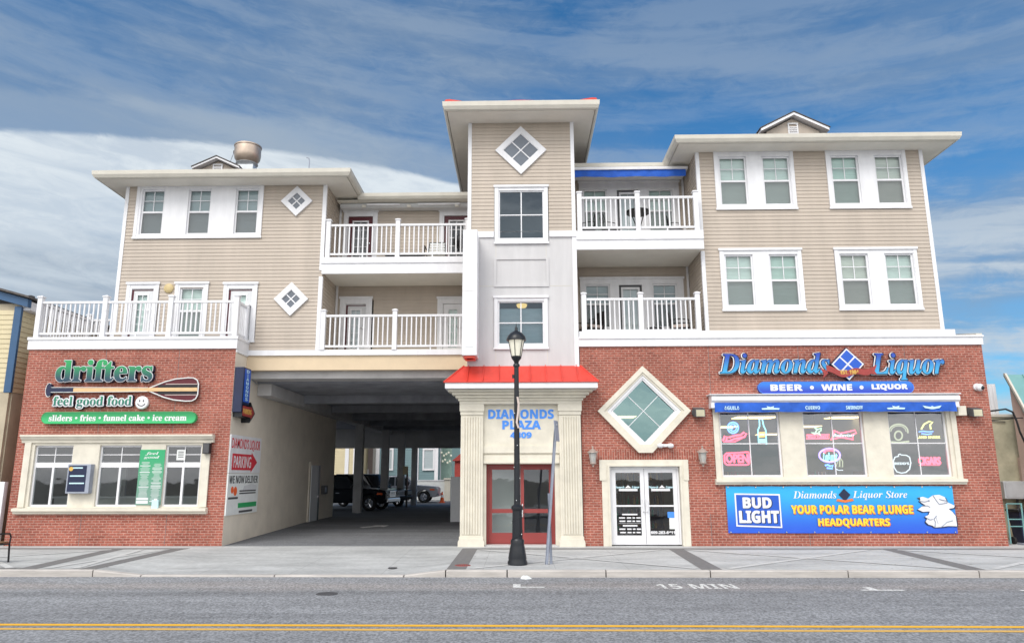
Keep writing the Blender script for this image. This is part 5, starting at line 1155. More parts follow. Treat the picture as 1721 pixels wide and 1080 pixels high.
# ------------------------------------------------------------------ wall fixtures
def sconce(x, label):
    t = thing('wall_lantern', label, 'wall lantern', (x, -.25, 2.1), 'lanterns beside the shop doors')
    y = -.22
    b_ = MB(); b_.box(x-.06, x+.06, -.03, -.001, 2.30, 2.56); b_.tube([(x, -.03, 2.50), (x, -.14, 2.60), (x, y, 2.60)], .015); b_.build('bracket', 'copper', t)
    c = MB(); c.lathe([(.02, .58), (.03, .55), (.015, .53), (.04, .50), (.15, .42), (.155, .40), (.02, .40)], x, y, 2.10, 16); c.build('hood', 'copper', t)
    g = MB(); g.lathe([(.115, .395), (.075, .14), (.02, .13)], x, y, 2.10, 8); g.build('glass', 'sconceglass', t)
    f = MB()
    for k in range(4): a = PI/4+k*PI/2; f.tube([(x+.12*math.cos(a), y+.12*math.sin(a), 2.50), (x+.08*math.cos(a), y+.08*math.sin(a), 2.24)], .009, 5)
    f.lathe([(.085, .14), (.09, .11), (.04, .07), (.02, 0.04), (.025, .02), (.001, 0)], x, y, 2.10, 14); f.build('cage', 'copper', t)
sconce(2.05, 'aged copper lantern on the brick left of the white shop doors'); sconce(5.07, 'aged copper lantern on the brick right of the white shop doors')
def flood(x, z, label):
    t = thing('floodlight', label, 'floodlight', (x, -.1, z), 'box floodlights on the brick')
    MB().box(x-.17, x-.11, -.10, -.001, z-.06, z+.06).build('bracket', 'dgrey', t)
    h = MB(); h.loft([[(x-.15, -.04, z+.13), (x+.13, -.04, z+.13), (x+.13, -.04, z-.10), (x-.15, -.04, z-.10)], [(x-.12, -.26, z+.07), (x+.15, -.26, z+.07), (x+.15, -.26, z-.15), (x-.12, -.26, z-.15)]]); h.build('housing', 'dgrey', t)
    g = MB(); g.poly([(x-.10, -.262, z+.05), (x+.13, -.262, z+.05), (x+.13, -.262, z-.13), (x-.10, -.262, z-.13)]); g.build('lens', 'stain', t)
flood(5.05, 3.62, 'box floodlight between the big diamond window and the blue awning'); flood(12.68, 3.60, 'box floodlight on the brick right of the blue awning')
t = thing('emergency_light', 'pair of small white spot heads on the brick above the white shop doors', 'light', (4.08, -.1, 2.62))
MB().box(3.98, 4.18, -.09, -.001, 2.66, 2.74).build('base', 'white', t)
for x in (3.94, 4.22): mb = MB(); mb.sphere((x, -.13, 2.69), .095, 14, 8, .7); mb.build('lamp_head', 'white', t, smooth_=True)
t = thing('security_camera', 'white dome camera high on the right end of the brick wall', 'camera', (12.92, -.1, 4.3))
mb = MB(); mb.lathe([(.10, 0), (.10, .05), (.001, .05)], 0, 0, 0, 18); mb.xf(Matrix.Translation((12.9, -.001, 4.30)) @ Matrix.Rotation(PI/2, 4, 'X')); mb.build('mount', 'white', t)
mb = MB(); mb.sphere((12.93, -.10, 4.28), .105); mb.build('dome', 'white', t, smooth_=True); mb = MB(); mb.sphere((12.955, -.165, 4.265), .06); mb.build('lens', 'black', t, smooth_=True)
t = thing('round_wall_light', 'round ochre light on the siding between two terrace doors', 'light', (-10.83, .85, 7.45)); c = at(283, 484, .85)
mb = MB(); mb.lathe([(.15, 0), (.15, .03), (.12, .055), (.001, .06)], 0, 0, 0, 20); mb.xf(Matrix.Translation((c.x, YF_L-.01, c.z)) @ Matrix.Rotation(PI/2, 4, 'X')); mb.build('bowl', 'roundlight', t, smooth_=True); mb = MB(); mb.box(c.x-.1, c.x+.1, YF_L-.02, YF_L-.002, c.z-.1, c.z+.1); mb.build('base', 'gutter', t)
# window stickers and notices on the shop doors
t = thing('door_decal', 'white lettered decals on the left leaf of the white shop doors', 'decal', (3.0, .1, .3))
mb = MB(); yd = .132
for (w_, z_) in ((.42, .83), (.60, .74), (.58, .65), (.40, .53), (.60, .44), (.56, .35)):
    if w_ > .5:
        for a_, b_ in ((-.5, -.22), (-.14, .06), (.12, .24), (.30, .5)): mb.box(3.06+w_*a_, 3.06+w_*b_, yd-.003, yd, z_-.018, z_+.018)
    else: mb.box(3.06-w_/2, 3.06+w_/2, yd-.003, yd, z_-.02, z_+.02)
mb.box(2.75, 3.38, yd-.003, yd, .588, .594); mb.build('hours_print', 'white', t)
mb = MB(); mb.box(2.78, 3.30, yd-.003, yd, 1.46, 1.52); mb.prism([(3.04, 1.62), (3.13, 1.54), (2.95, 1.54)], yd-.003, yd); mb.build('logo_print', 'white', t)
letters('logo_lettering', 'Diamonds', 2.67, 2.94, 1.535, 1.60, F(yd), .002, 'cyan', t, 'ital', .02); letters('logo_lettering', 'Liquor', 3.14, 3.36, 1.52, 1.60, F(yd), .002, 'cyan', t, 'ital', .02)
t = thing('door_decal', 'white lettered decals with a phone number on the right leaf of the white shop doors', 'decal', (3.9, .1, .3))
mb = MB(); mb.box(3.68, 4.20, yd-.003, yd, 1.46, 1.52); mb.prism([(3.98, 1.62), (4.07, 1.54), (3.89, 1.54)], yd-.003, yd); mb.build('logo_print', 'white', t)
letters('logo_lettering', 'Diamonds', 3.60, 3.88, 1.535, 1.60, F(yd), .002, 'cyan', t, 'ital', .02); letters('logo_lettering', 'Liquor', 4.08, 4.30, 1.52, 1.60, F(yd), .002, 'cyan', t, 'ital', .02)
letters('phone_number', '609-263-6411', 3.62, 4.28, .31, .39, F(yd), .002, 'white', t, 'bold', .03)
t = thing('notice', 'blue headed notice in the right pane of the white shop doors', 'notice', (4.2, .1, .5)); MB().box(4.14, 4.30, yd-.004, yd, .44, .82).build('sheet', 'paper', t); MB().box(4.10, 4.30, yd-.008, yd-.0045, .74, .90).build('heading', 'ltblue', t)

# ------------------------------------------------------------------ neon and goods behind the liquor shop glass
YN = .24
def npx(win, pts):
    """points given in the enlarged crops of the three windows"""
    ox = (1200, 1340, 1485)[win]; return [at(ox+x*120/1127, 690+y*115/1080, YN) for x, y in pts]
def neon_sign(label, shapes, cat='neon sign'):
    c0 = shapes[0][2][0]; t = thing('neon_sign', label, cat, c0)
    for nm, m_, pts, r, closed in shapes: mb = MB(); mb.tube(pts, r*1.25, 6, closed); mb.build(nm, m_, t)
    return t
def ncirc(win, x, y, rx, ry, n=20, a0=0, a1=2*PI):
    return npx(win, [(x+rx*math.cos(a0+(a1-a0)*i/n), y-ry*math.sin(a0+(a1-a0)*i/n)) for i in range(n if abs(a1-a0-2*PI) < .01 else n+1)])
def nword(t, win, body, x0, x1, y0, y1, m_, st='plain', off=.0, nm='tube_lettering', slant=0):
    a, b = npx(win, [(x0, y1), (x1, y0)]); letters(nm, body, a.x, b.x, a.z, b.z, F(YN), .012, m_, t, st, off, slant=slant)
t = neon_sign('red neon word in a rounded red loop, low in the left liquor shop window', [('tube', 'nred', npx(0, [(190, 670), (540, 650), (560, 690), (550, 840), (520, 850), (200, 850), (170, 820), (165, 700)]), .018, True)])
a, b = npx(0, [(195, 815), (530, 685)]); fat_letters('tube_lettering', 'OPEN', a.x, b.x, a.z, b.z, F(YN), .02, 'nred', t, 'plain', .012, 6)
t = neon_sign('round blue neon emblem at the top of the left liquor shop window', [('tube', 'nblue', ncirc(0, 300, 265, 85, 85), .016, True), ('tube', 'nblue', ncirc(0, 300, 265, 55, 55), .012, True), ('tube', 'nblue', npx(0, [(265, 310), (335, 220)]), .012, False)])
neon_sign('slanting red neon script under the round blue neon emblem', [('tube', 'nred', npx(0, [(140, 470), (170, 400), (210, 410), (190, 470), (250, 470), (330, 440), (480, 410), (510, 360), (470, 340), (420, 380), (330, 390), (230, 420)]), .022, False), ('tube', 'nred', npx(0, [(150, 485), (330, 485), (500, 400)]), .014, False)])
t = neon_sign('pale cyan neon bottle outline in the left liquor shop window', [('tube', 'ncyan', npx(0, [(705, 510), (695, 300), (720, 240), (715, 130), (760, 125), (785, 240), (815, 300), (830, 525)]), .014, True), ('label_tube', 'namber', npx(0, [(715, 350), (790, 345), (800, 400), (715, 405)]), .025, True)])
mb = MB(); a, b = npx(0, [(718, 500), (815, 440)]); mb.box(a.x, b.x, YN-.01, YN+.01, a.z, b.z); mb.build('base_glow', 'ncyan', t)
t = neon_sign('pale green neon bird over a red neon word in the middle liquor shop window', [('bird_tube', 'ngreen', npx(1, [(225, 345), (280, 350), (310, 300), (265, 265), (330, 290), (380, 270), (375, 310), (340, 330), (360, 385), (320, 350), (270, 360)]), .018, True), ('tube', 'nred', npx(1, [(145, 380), (500, 372), (500, 435), (145, 440)]), .012, True)])
nword(t, 1, 'WILD TURKEY', 160, 490, 385, 430, 'nred', 'bold', .01)
t = neon_sign('red bow tie neon outline with white script in the middle liquor shop window', [('tube', 'nred', npx(1, [(575, 310), (680, 355), (910, 305), (930, 350), (870, 370), (880, 450), (690, 415), (530, 450), (570, 380)]), .016, True)])
nword(t, 1, 'Budweiser', 560, 900, 355, 410, 'nwhite', 'ital', .01)
t = neon_sign('violet oval neon with cyan lettering and a sailing boat in the middle liquor shop window', [('tube', 'npurple', ncirc(1, 510, 700, 165, 105), .02, True), ('cap_tube', 'nred', npx(1, [(430, 660), (440, 620), (560, 610), (565, 640)]), .03, False), ('sail_tube', 'npale', npx(1, [(610, 880), (660, 740), (665, 880)]), .012, True), ('sail_tube', 'npale', npx(1, [(675, 730), (715, 800), (715, 885), (670, 880)]), .012, True), ('hull_tube', 'nwhite', npx(1, [(610, 915), (650, 935), (720, 935)]), .01, False), ('wave_tube', 'nblue', npx(1, [(440, 860), (480, 850), (520, 870), (560, 860), (550, 910), (470, 900)]), .02, False)])
nword(t, 1, 'Labatt', 405, 625, 655, 800, 'ncyan', 'bi', .02, slant=.1)
t = neon_sign('pale green unlit neon crest with an arched top in the right liquor shop window', [('tube', 'npale', ncirc(2, 235, 330, 150, 120, 18, R(-10), R(190)), .016, False), ('inner_tube', 'npale', ncirc(2, 235, 390, 60, 70), .018, True), ('foot_tube', 'npale', npx(2, [(105, 490), (240, 500), (400, 480)]), .022, False), ('arch_tube', 'npale', ncirc(2, 235, 330, 120, 95, 16, R(0), R(180)), .010, False)])
t = neon_sign('yellow neon fin over blue waves at the top right of the right liquor shop window', [('fin_tube', 'nyellow', npx(2, [(595, 290), (640, 210), (720, 165), (775, 175), (735, 220), (745, 290)]), .016, False), ('wave_tube', 'nblue', npx(2, [(560, 330), (620, 320), (700, 330), (780, 325)]), .012, False), ('wave_tube', 'nblue', npx(2, [(600, 360), (690, 370), (760, 360)]), .012, False)])
nword(t, 2, 'LAND SHARK', 525, 890, 395, 435, 'nyellow', 'bold', .0)
t = neon_sign('white neon apple outline in the lower left of the right liquor shop window', [('tube', 'nwhite', npx(2, [(235, 690), (260, 680), (280, 695), (360, 700), (410, 730), (430, 820), (410, 920), (350, 970), (280, 980), (210, 960), (165, 890), (155, 790), (180, 730), (235, 715)]), .013, True)])
nword(t, 2, "REDD'S", 175, 400, 810, 850, 'nwhite', 'bold', .02)
t = thing('neon_sign', 'bright red neon block capitals at the lower right of the right liquor shop window', 'neon sign', npx(2, [(560, 840)])[0])
a, b = npx(2, [(560, 845), (885, 730)]); fat_letters('tube_lettering', 'CIGARS', a.x, b.x, a.z, b.z, F(YN), .02, 'nred', t, 'plain', .012, 6); 
a, b = npx(2, [(560, 870), (880, 845)]); mb = MB(); mb.tube([(a.x, YN, b.z-.02), (b.x, YN, b.z-.02)], .008, 6); mb.build('tube', 'nred', t)
# hanging fluorescent fixtures, placed where the glass shows them
def fixture(p, L, W_, label, rz=0.0):
    t = thing('ceiling_light', label, 'ceiling light', (p.x, p.y, p.z), 'ceiling lights in the liquor shop')
    MB().box(p.x-L/2, p.x+L/2, p.y-W_/2, p.y+W_/2, p.z, p.z+.02).build('diffuser', 'warm', t)
    MB().box(p.x-L/2-.03, p.x+L/2+.03, p.y-W_/2-.03, p.y+W_/2+.03, p.z+.021, p.z+.09).build('housing', 'inlight', t)
    mb = MB()
    for s in (-1, 1): mb.cyl((p.x+s*L*.35, p.y, p.z+.09), (p.x+s*L*.35, p.y, 5.31), .01, 5)
    mb.build('hanger', 'dgrey', t)
for (px, py, yy, L, lab) in ((1268, 702, 7.5, 1.5, 'warm tube light high behind the left liquor shop window'), (1216, 718, 9.5, .9, 'short warm light at the left edge of the left liquor shop window'), (1297, 730, 13.0, 1.2, 'warm light beside the neon bottle'), (1424, 702, 7.5, 1.4, 'warm light at the top of the middle liquor shop window'), (1356, 717, 10.0, .9, 'warm light behind the green neon bird'), (1042, 701, 7.0, 1.1, 'warm light seen through the big diamond window')):
    fixture(at(px, py, yy), L, .9, lab)
t = thing('ceiling_light', 'small warm lamp behind the lower tower window', 'ceiling light', (.12, .6, 6.9))
MB().lathe([(.001, 6.79), (.13, 6.82), (.16, 6.88), (.15, 6.91)], .12, .6, 0, 16).build('bowl', emat('soft_lamp', (1.0, 0.66, 0.22), 0.75, (.5, .4, .2)), t); MB().lathe([(.18, 6.911), (.18, 6.94), (.02, 6.95), (.02, 7.40)], .12, .6, 0, 16).build('base', 'inlight', t)
# shelves of bottles
def shelf(x0, x1, y, lab, seed):
    rnd = random.Random(seed)
    t = thing('bottle_shelf', lab, 'shelf', (x0, y, .03)); f = MB()
    for z in (.1, .5, .9, 1.3, 1.7): f.box(x0, x1, y, y+.4, z, z+.03)
    f.box(x0-.03, x0-.001, y, y+.4, .03, 2.0); f.box(x1+.001, x1+.03, y, y+.4, .03, 2.0); f.box(x0, x1, y+.401, y+.42, .03, 2.0); f.build('rack', 'wood', t)
    for m_ in ('gold', 'sgreen', 'paper', 'ribbon', 'navy'):
        b_ = MB()
        for z in (.13, .53, .93, 1.33, 1.73):
            x = x0+.06
            while x < x1-.06:
                if rnd.random() < .22: h = rnd.uniform(.20, .30); b_.lathe([(.038, 0), (.038, h*.6), (.014, h*.75), (.014, h)], x, y+.12+rnd.uniform(0, .1), z, 7)
                x += .1
        b_.build('bottle_row', m_, t, kind='stuff')
shelf(5.9, 7.2, 2.2, 'bottle shelf behind the left liquor shop window', 1); shelf(8.1, 9.5, 2.0, 'bottle shelf behind the middle liquor shop window', 2); shelf(10.4, 11.9, 2.2, 'bottle shelf behind the right liquor shop window', 3); shelf(2.1, 3.3, 3.4, 'bottle shelf behind the left leaf of the white shop doors', 4); shelf(3.7, 4.9, 5.0, 'bottle shelf deep behind the right leaf of the white shop doors', 5)


# ------------------------------------------------------------------ street furniture
def lamp_post(x, y):
    t = thing('street_lamp', 'tall black lamp post with a lantern head standing in front of the red doors', 'street lamp', (x, y, 0))
    MB().lathe([(.215, 0), (.215, .06), (.195, .10), (.20, .14), (.165, .34), (.145, .44), (.15, .50), (.125, .54)], x, y, 0, 20).build('base', 'black', t, smooth_=True)
    mb = MB(); n = 16
    for r, z in ((.118, .54), (.108, 1.12)): pass
    mb.loft([[(x+(r+(.006 if i % 2 else -.006))*math.cos(2*PI*i/n), y+(r+(.006 if i % 2 else -.006))*math.sin(2*PI*i/n), z) for i in range(n)] for r, z in ((.118, .54), (.106, 1.14))])
    mb.lathe([(.118, 1.14), (.13, 1.17), (.13, 1.22), (.085, 1.26)], x, y, 0, 20); mb.build('pedestal', 'black', t)
    mb = MB(); mb.lathe([(.07, 1.24), (.052, 4.30), (.075, 4.32), (.075, 4.36), (.05, 4.39)], x, y, 0, 18); mb.box(x-.10, x-.05, y-.02, y+.02, 4.05, 4.13); mb.build('shaft', 'black', t, smooth_=True)
    mb = MB(); mb.lathe([(.045, 4.38), (.06, 4.44), (.11, 4.50), (.12, 4.55), (.09, 4.56)], x, y, 0, 18)
    for k in range(6): a = k*PI/3+.3; mb.tube([(x+.115*math.cos(a), y+.115*math.sin(a), 4.54), (x+.19*math.cos(a), y+.19*math.sin(a), 4.93)], .009, 5)
    mb.build('lantern_frame', 'black', t)
    MB().lathe([(.10, 4.55), (.175, 4.92), (.17, 4.925), (.001, 4.925)], x, y, 0, 18).build('lamp_glass', 'lampglass', t, smooth_=True)
    MB().lathe([(.225, 4.915), (.225, 4.95), (.20, 5.02), (.13, 5.10), (.05, 5.14), (.03, 5.18), (.035, 5.21), (.012, 5.25), (.004, 5.33)], x, y, 0, 20).build('cap', 'black', t, smooth_=True)
    mb = MB(); pts = []
    for i in range(90): z = .3+i*.034; r = .128 if z < 1.2 else .078-.006*z; r = max(r, .062); pts.append((x+r*math.cos(i*.55), y+r*math.sin(i*.55), z))
    mb.tube(pts, .004, 4)
    mb.build('string_light', 'black', t)
    mb = MB()
    for p in pts[3::7]: mb.sphere(p, .012, 6, 4)
    mb.build('bulb', 'paper', t)
    mb = MB(); pts = [(x+.02, y-.075, 3.62), (x+.045, y-.085, 3.45), (x+.03, y-.08, 3.25), (x-.0, y-.085, 3.05), (x+.04, y-.09, 2.92)]
    for a, b in zip(pts, pts[1:]): mb.loft([[(a[0]-.022, a[1], a[2]), (a[0]+.022, a[1]-.01, a[2]), (a[0]+.022, a[1]-.013, a[2]), (a[0]-.022, a[1]-.004, a[2])], [(b[0]-.022, b[1], b[2]), (b[0]+.022, b[1]-.01, b[2]), (b[0]+.022, b[1]-.013, b[2]), (b[0]-.022, b[1]-.004, b[2])]])
    mb.build('torn_ribbon', 'cushion', t)
lamp_post(-.04, -4.30)
t = thing('leaning_sign_post', 'leaning grey metal post with a small sign seen edge on, right of the lamp post', 'sign post', (.6, -4.25, 0))
def channel(a, b, w, m, nm):
    a, b = Vector(a), Vector(b); mb = MB(); sec = [(-w, -.012), (-w*.55, .02), (w*.55, .02), (w, -.012), (w, -.004), (w*.6, .028), (-w*.6, .028), (-w, -.004)]
    mb.loft([[(p.x+u, p.y+v, p.z) for u, v in sec] for p in (a, b)]); mb.build(nm, m, t)
channel((.59, -4.27, 0), (.845, -4.25, 3.08), .034, 'grey', 'post'); channel((.69, -4.22, 0), (.66, -4.235, 1.50), .03, 'grey', 'stub_post')
mb = MB(); mb.box(-.22, .22, -.006, .006, -.23, .23); mb.xf(Matrix.Translation((.852, -4.30, 2.86)) @ Matrix.Rotation(R(-4), 4, 'Y') @ Matrix.Rotation(R(76), 4, 'Z')); mb.build('sign_plate', 'grey', t)
mb = MB(); [mb.cyl((.84+dx, -4.32, z), (.84+dx, -4.22, z), .012, 6) for dx, z in ((.0, 2.72), (.015, 3.0))]; mb.build('bolt', 'chrome', t)
def bench(x, y):
    t = thing('bench', 'black iron bench with brown slats cut off at the left edge', 'bench', (x-.8, y, 0))
    for xx in (x, x-1.6):
        mb = MB(); mb.tube([(xx, y-.28, 0), (xx+.0, y-.25, .2), (xx, y-.27, .42), (xx, y+.18, .40)], .022, 6); mb.tube([(xx, y+.18, .40), (xx, y+.22, 0)], .022, 6)
        mb.tube([(xx, y-.26, .42), (xx, y-.30, .55), (xx, y-.26, .62), (xx, y-.15, .64), (xx, y+.15, .62), (xx, y+.20, .55), (xx, y+.18, .40)], .02, 6); mb.build('end_frame', 'blackm', t)
    for k in range(5): MB().box(x-1.58, x-.02, y-.24+k*.085, y-.175+k*.085, .43, .455).build('seat_slat', 'wood', t)
bench(-11.50, -4.1)

# ------------------------------------------------------------------ balcony furniture
def bistro_chair(loc, rz, label):
    t = thing('patio_chair', label, 'chair', loc, 'ornate black chairs on the top right balcony', rz)
    MB().lathe([(.001, .44), (.21, .44), (.22, .46), (.20, .49), (.001, .495)], 0, 0, 0, 16).build('seat', 'blackm', t, local=True); MB().lathe([(.001, .36), (.20, .36), (.24, .40), (.235, .52), (.20, .55), (.001, .55)], 0, 0, 0, 16).build('cushion', 'dgrey', t, local=True)
    for a in (45, 135, 225, 315): x, y = .17*math.cos(R(a)), .17*math.sin(R(a)); mb = MB(); mb.tube([(x, y, .45), (x*1.2, y*1.2, .25), (x*1.05, y*1.05, .15), (x*1.4, y*1.4, 0)], .014, 6); mb.build('leg', 'blackm', t, local=True)
    mb = MB(); mb.tube([(-.19, .12, .47), (-.22, .20, .75), (-.17, .24, .95), (0, .26, 1.02), (.17, .24, .95), (.22, .20, .75), (.19, .12, .47)], .015, 6)
    for k in (-1, 0, 1): mb.tube([(k*.10, .19, .5), (k*.10+.05, .22, .65), (k*.10-.05, .23, .78), (k*.09, .25, .97)], .011, 5)
    mb.tube([(-.21, .19, .70), (0, .24, .74), (.21, .19, .70)], .011, 5)
    mb.tube(arc(0, .84, .08, .08, 0, 2*PI, 12, .235)[:-1], .011, 5, True); mb.build('backrest', 'blackm', t, local=True)
    for s in (-1, 1): mb = MB(); mb.tube([(s*.22, .19, .70), (s*.25, 0, .68), (s*.24, -.14, .66), (s*.20, -.16, .47)], .013, 6); mb.build('armrest', 'blackm', t, local=True)
    return t
c0 = bistro_chair((2.20, 1.05, 8.88), R(-100), 'ornate black metal chair at the tower end of the top right balcony')
dup(c0, (2.88, 1.1, 8.88), R(100), 'ornate black metal chair just left of the round balcony table'); dup(c0, (4.95, 1.15, 8.88), R(70), 'ornate black metal chair at the siding end of the top right balcony')
t = thing('bistro_table', 'round black table on curved legs behind the middle railing post of the top right balcony', 'table', (3.78, 1.0, 8.88))
MB().lathe([(.36, 1.02), (.38, 1.04), (.38, 1.08), (.001, 1.085)], 3.78, 1.0, 8.88, 22).build('table_top', 'blackm', t)
for k in range(3): a = k*2*PI/3+.5; mb = MB(); c_, s_ = math.cos(a), math.sin(a); mb.tube([(3.78+.22*c_, 1+.22*s_, 9.90), (3.78+.06*c_, 1+.06*s_, 9.45), (3.78+.12*c_, 1+.12*s_, 9.15), (3.78+.28*c_, 1+.28*s_, 8.88)], .016, 6); mb.build('leg', 'blackm', t)
def armchair(loc, rz, label):
    t = thing('patio_armchair', label, 'armchair', loc, 'cushioned armchairs on the lower right balcony', rz)
    MB().box(-.30, .30, -.28, .28, .16, .34).build('seat_frame', 'blackm', t, local=True); MB().box(-.27, .27, -.27, .24, .341, .45).build('cushion', 'cushion', t, local=True, bevel=.03)
    mb = MB(); mb.loft([[(-.28, .24, .34), (.28, .24, .34), (.28, .29, .34), (-.28, .29, .34)], [(-.26, .36, .92), (.26, .36, .92), (.26, .40, .92), (-.26, .40, .92)]]); mb.build('backrest', 'blackm', t, local=True)
    for sx_ in (-1, 1):
        MB().tube([(sx_*.31, .28, .60), (sx_*.33, 0, .60), (sx_*.32, -.28, .57), (sx_*.31, -.30, 0)], .02, 6).build('armrest', 'blackm', t, local=True); MB().tube([(sx_*.28, .27, .3), (sx_*.30, .30, 0)], .02, 6).build('leg', 'blackm', t, local=True)
    return t
a0 = armchair((2.22, 1.05, 5.88), R(-60), 'dark armchair with pale cushion at the tower end of the lower right balcony'); dup(a0, (4.95, 1.1, 5.88), R(70), 'dark armchair with pale cushion at the siding end of the lower right balcony')
t = thing('side_table', 'low dark table between the two lower right balcony armchairs', 'table', (4.2, 1.3, 5.88)); MB().lathe([(.001, .38), (.24, .38), (.24, .42), (.001, .42)], 4.2, 1.3, 5.88, 18).build('table_top', 'blackm', t)
for k in range(3): a = k*2*PI/3; MB().tube([(4.2+.18*math.cos(a), 1.3+.18*math.sin(a), 6.26), (4.2+.22*math.cos(a), 1.3+.22*math.sin(a), 5.88)], .014, 6).build('leg', 'blackm', t)
t = thing('patio_lounger', 'low black lounger behind the railing of the top left balcony', 'lounger', (-3.6, 1.6, 8.4))
MB().box(-4.2, -3.0, 1.35, 1.9, 8.70, 8.80).build('seat', 'blackm', t)
for x in (-4.1, -3.1):
    for y in (1.4, 1.85): MB().box(x-.03, x+.03, y-.03, y+.03, 8.40, 8.70).build('leg', 'blackm', t)
t = thing('patio_chair', 'black chair with pale striped sling by the right maroon door of the top left balcony', 'chair', (-2.6, 1.6, 8.4))
mb = MB(); mb.tube([(-2.98, 1.35, 8.40), (-2.95, 1.45, 8.80), (-2.90, 1.85, 8.78), (-2.86, 2.0, 9.32), (-2.36, 2.0, 9.32), (-2.32, 1.85, 8.78), (-2.29, 1.45, 8.80), (-2.26, 1.35, 8.40)], .022, 6); mb.build('frame', 'blackm', t)
MB().box(-2.92, -2.32, 1.44, 1.86, 8.79, 8.82).build('seat', 'paper', t)
mb = MB()
for k in range(5): mb.box(-2.88, -2.34, 1.88+k*.024, 1.91+k*.024, 8.86+k*.095, 8.92+k*.095)
mb.build('backrest', 'paper', t)
for s in (-2.95, -2.28): MB().tube([(s, 1.9, 9.05), (s, 1.45, 9.05), (s, 1.40, 8.40)], .018, 6).build('armrest', 'blackm', t)
t = thing('barbecue', 'small black barbecue beside the tower on the top left balcony', 'barbecue', (-1.8, 1.5, 8.4))
MB().lathe([(.02, .55), (.18, .60), (.25, .72), (.26, .80), (.22, .92), (.10, 1.0), (.02, 1.01)], -1.80, 1.5, 8.4, 18).build('kettle', 'blackm', t, smooth_=True)
for k in range(3): a = k*2*PI/3; MB().tube([(-1.8+.14*math.cos(a), 1.5+.14*math.sin(a), 9.0), (-1.8+.25*math.cos(a), 1.5+.25*math.sin(a), 8.4)], .014, 6).build('leg', 'blackm', t)

# ------------------------------------------------------------------ on the roof
t = thing('roof_fan', 'large metal mushroom fan on the left roof beside the little gable', 'exhaust fan', (-9.5, 3.1, 11.6)); fx, fy = at(416, 262, 3.1).x, 3.1
MB().box(fx-.32, fx+.34, fy-.3, fy+.3, 11.6, 12.50).build('duct', 'duct', t, bevel=.02)
mb = MB(); mb.lathe([(.24, 12.45), (.28, 12.62), (.33, 12.66), (.43, 12.80), (.455, 12.95), (.45, 13.22), (.47, 13.24), (.47, 13.28), (.43, 13.29), (.001, 13.20)], fx, fy, 0, 28); mb.build('bowl', 'galv', t, smooth_=True)
MB().lathe([(.37, 12.6), (.38, 12.62), (.26, 12.5), (.25, 12.48)], fx, fy, 0, 24).build('skirt', 'duct', t); MB().box(fx-.48, fx-.42, fy-.1, fy+.02, 13.0, 13.1).build('switch', 'dgrey', t); MB().tube([(fx-.46, fy-.1, 13.0), (fx-.55, fy-.1, 12.7), (fx-.42, fy-.1, 12.3), (fx-.3, fy-.1, 12.2)], .012, 5).build('cable', 'grey', t)
t = thing('vent_pipe', 'thin bent pipe rising from the left roof near the recessed balconies', 'pipe', (-7.27, 3, 11.5)); MB().tube([(-7.27, 3, 11.5), (-7.27, 3, 12.70), (-7.30, 3, 12.78), (-7.37, 3, 12.80)], .02, 6).build('pipe', 'grey', t); MB().lathe([(.06, 11.55), (.05, 11.7), (.025, 11.9)], -7.27, 3, 0, 10).build('flashing', 'gutter', t)

# ------------------------------------------------------------------ neighbours
HX = -15.0
t = thing('yellow_house', 'yellow sided house with blue trim and tan lower wall at the left edge', 'house', (-19, 6, 0))
MB().siding(.45, 12, 4.32, 6.78, expo=.15, d=.02, fn=lambda u, o, z: (HX+o, u, z)).build('side_siding', 'dyellow', t); MB().siding(-24, HX-.1, 4.32, 6.8, expo=.15, d=.02, fn=lambda u, o, z: (u, .45-o, z)).build('front_siding', 'dyellow', t)
MB().box(-24, HX-.01, .47, 12, 0, 7.0).build('core_wall', 'tanwall', t); mb = MB(); mb.box(HX-.009, HX+.03, .5, 12, 0, 4.30); mb.box(-24, HX-.01, .40, .469, 0, 4.30); mb.build('lower_wall', 'tanwall', t)
MB().box(HX-.17, HX+.04, .38, .47, 4.31, 6.9).build('corner_board', 'bluetrim', t); MB().loft([[(-24, y, 9.4), (-14.72, y, 6.86), (-14.72, y, 7.10), (-24, y, 9.64)] for y in (.28, .45)]).build('rake_board', 'bluetrim', t)
mb = MB(); mb.box(HX-.02, -14.74, .46, 12, 6.80, 7.06); mb.build('eave_fascia', 'white', t); mb = MB(); mb.loft([[(-24, y, 9.66), (-14.62, y, 7.11), (-14.62, y, 7.17), (-24, y, 9.74)] for y in (.15, 12)]); mb.build('roof', 'shingle', t)
t2 = thing('roof_vent', 'capped dark vent pipe on the edge of the yellow house roof', 'vent', (-15.2, 2.0, 7.2)); p = at(50, 510, 1.6); MB().lathe([(.07, 0), (.07, .34)], p.x, 1.6, p.z-.18, 12).build('pipe', 'dgrey', t2); MB().lathe([(.12, .34), (.12, .42), (.04, .45)], p.x, 1.6, p.z-.18, 12).build('cap', 'dgrey', t2)
t = thing('vinyl_fence', 'white vinyl fence left of the brick food shop', 'fence', (-17, .2, 0)); MB().box(-22, -14.62, .12, .17, .08, 1.60).build('panel', 'white', t); MB().box(-22, -14.6, .09, .20, 1.60, 1.68).build('top_rail', 'white', t)
for x in (-14.62, -17, -19.4, -21.8): mb = MB(); mb.box(x-.07, x+.07, .07, .22, 0, 1.74); mb.build('post', 'white', t)
t = thing('rendered_outbuilding', 'low building with stained yellowish render right of the brick wall', 'building', (14.2, 3, 0))
MB().box(13.32, 18, 2.1, 8, 0, 3.62).build('wall', 'stain', t); MB().box(13.30, 18, 2.05, 8, 3.62, 3.70).build('coping', 'gutter', t); mb = MB(); mb.tube([(13.3, 2.06, 3.55), (14.9, 2.06, 3.47)], .015, 5); mb.build('conduit', 'dgrey', t)
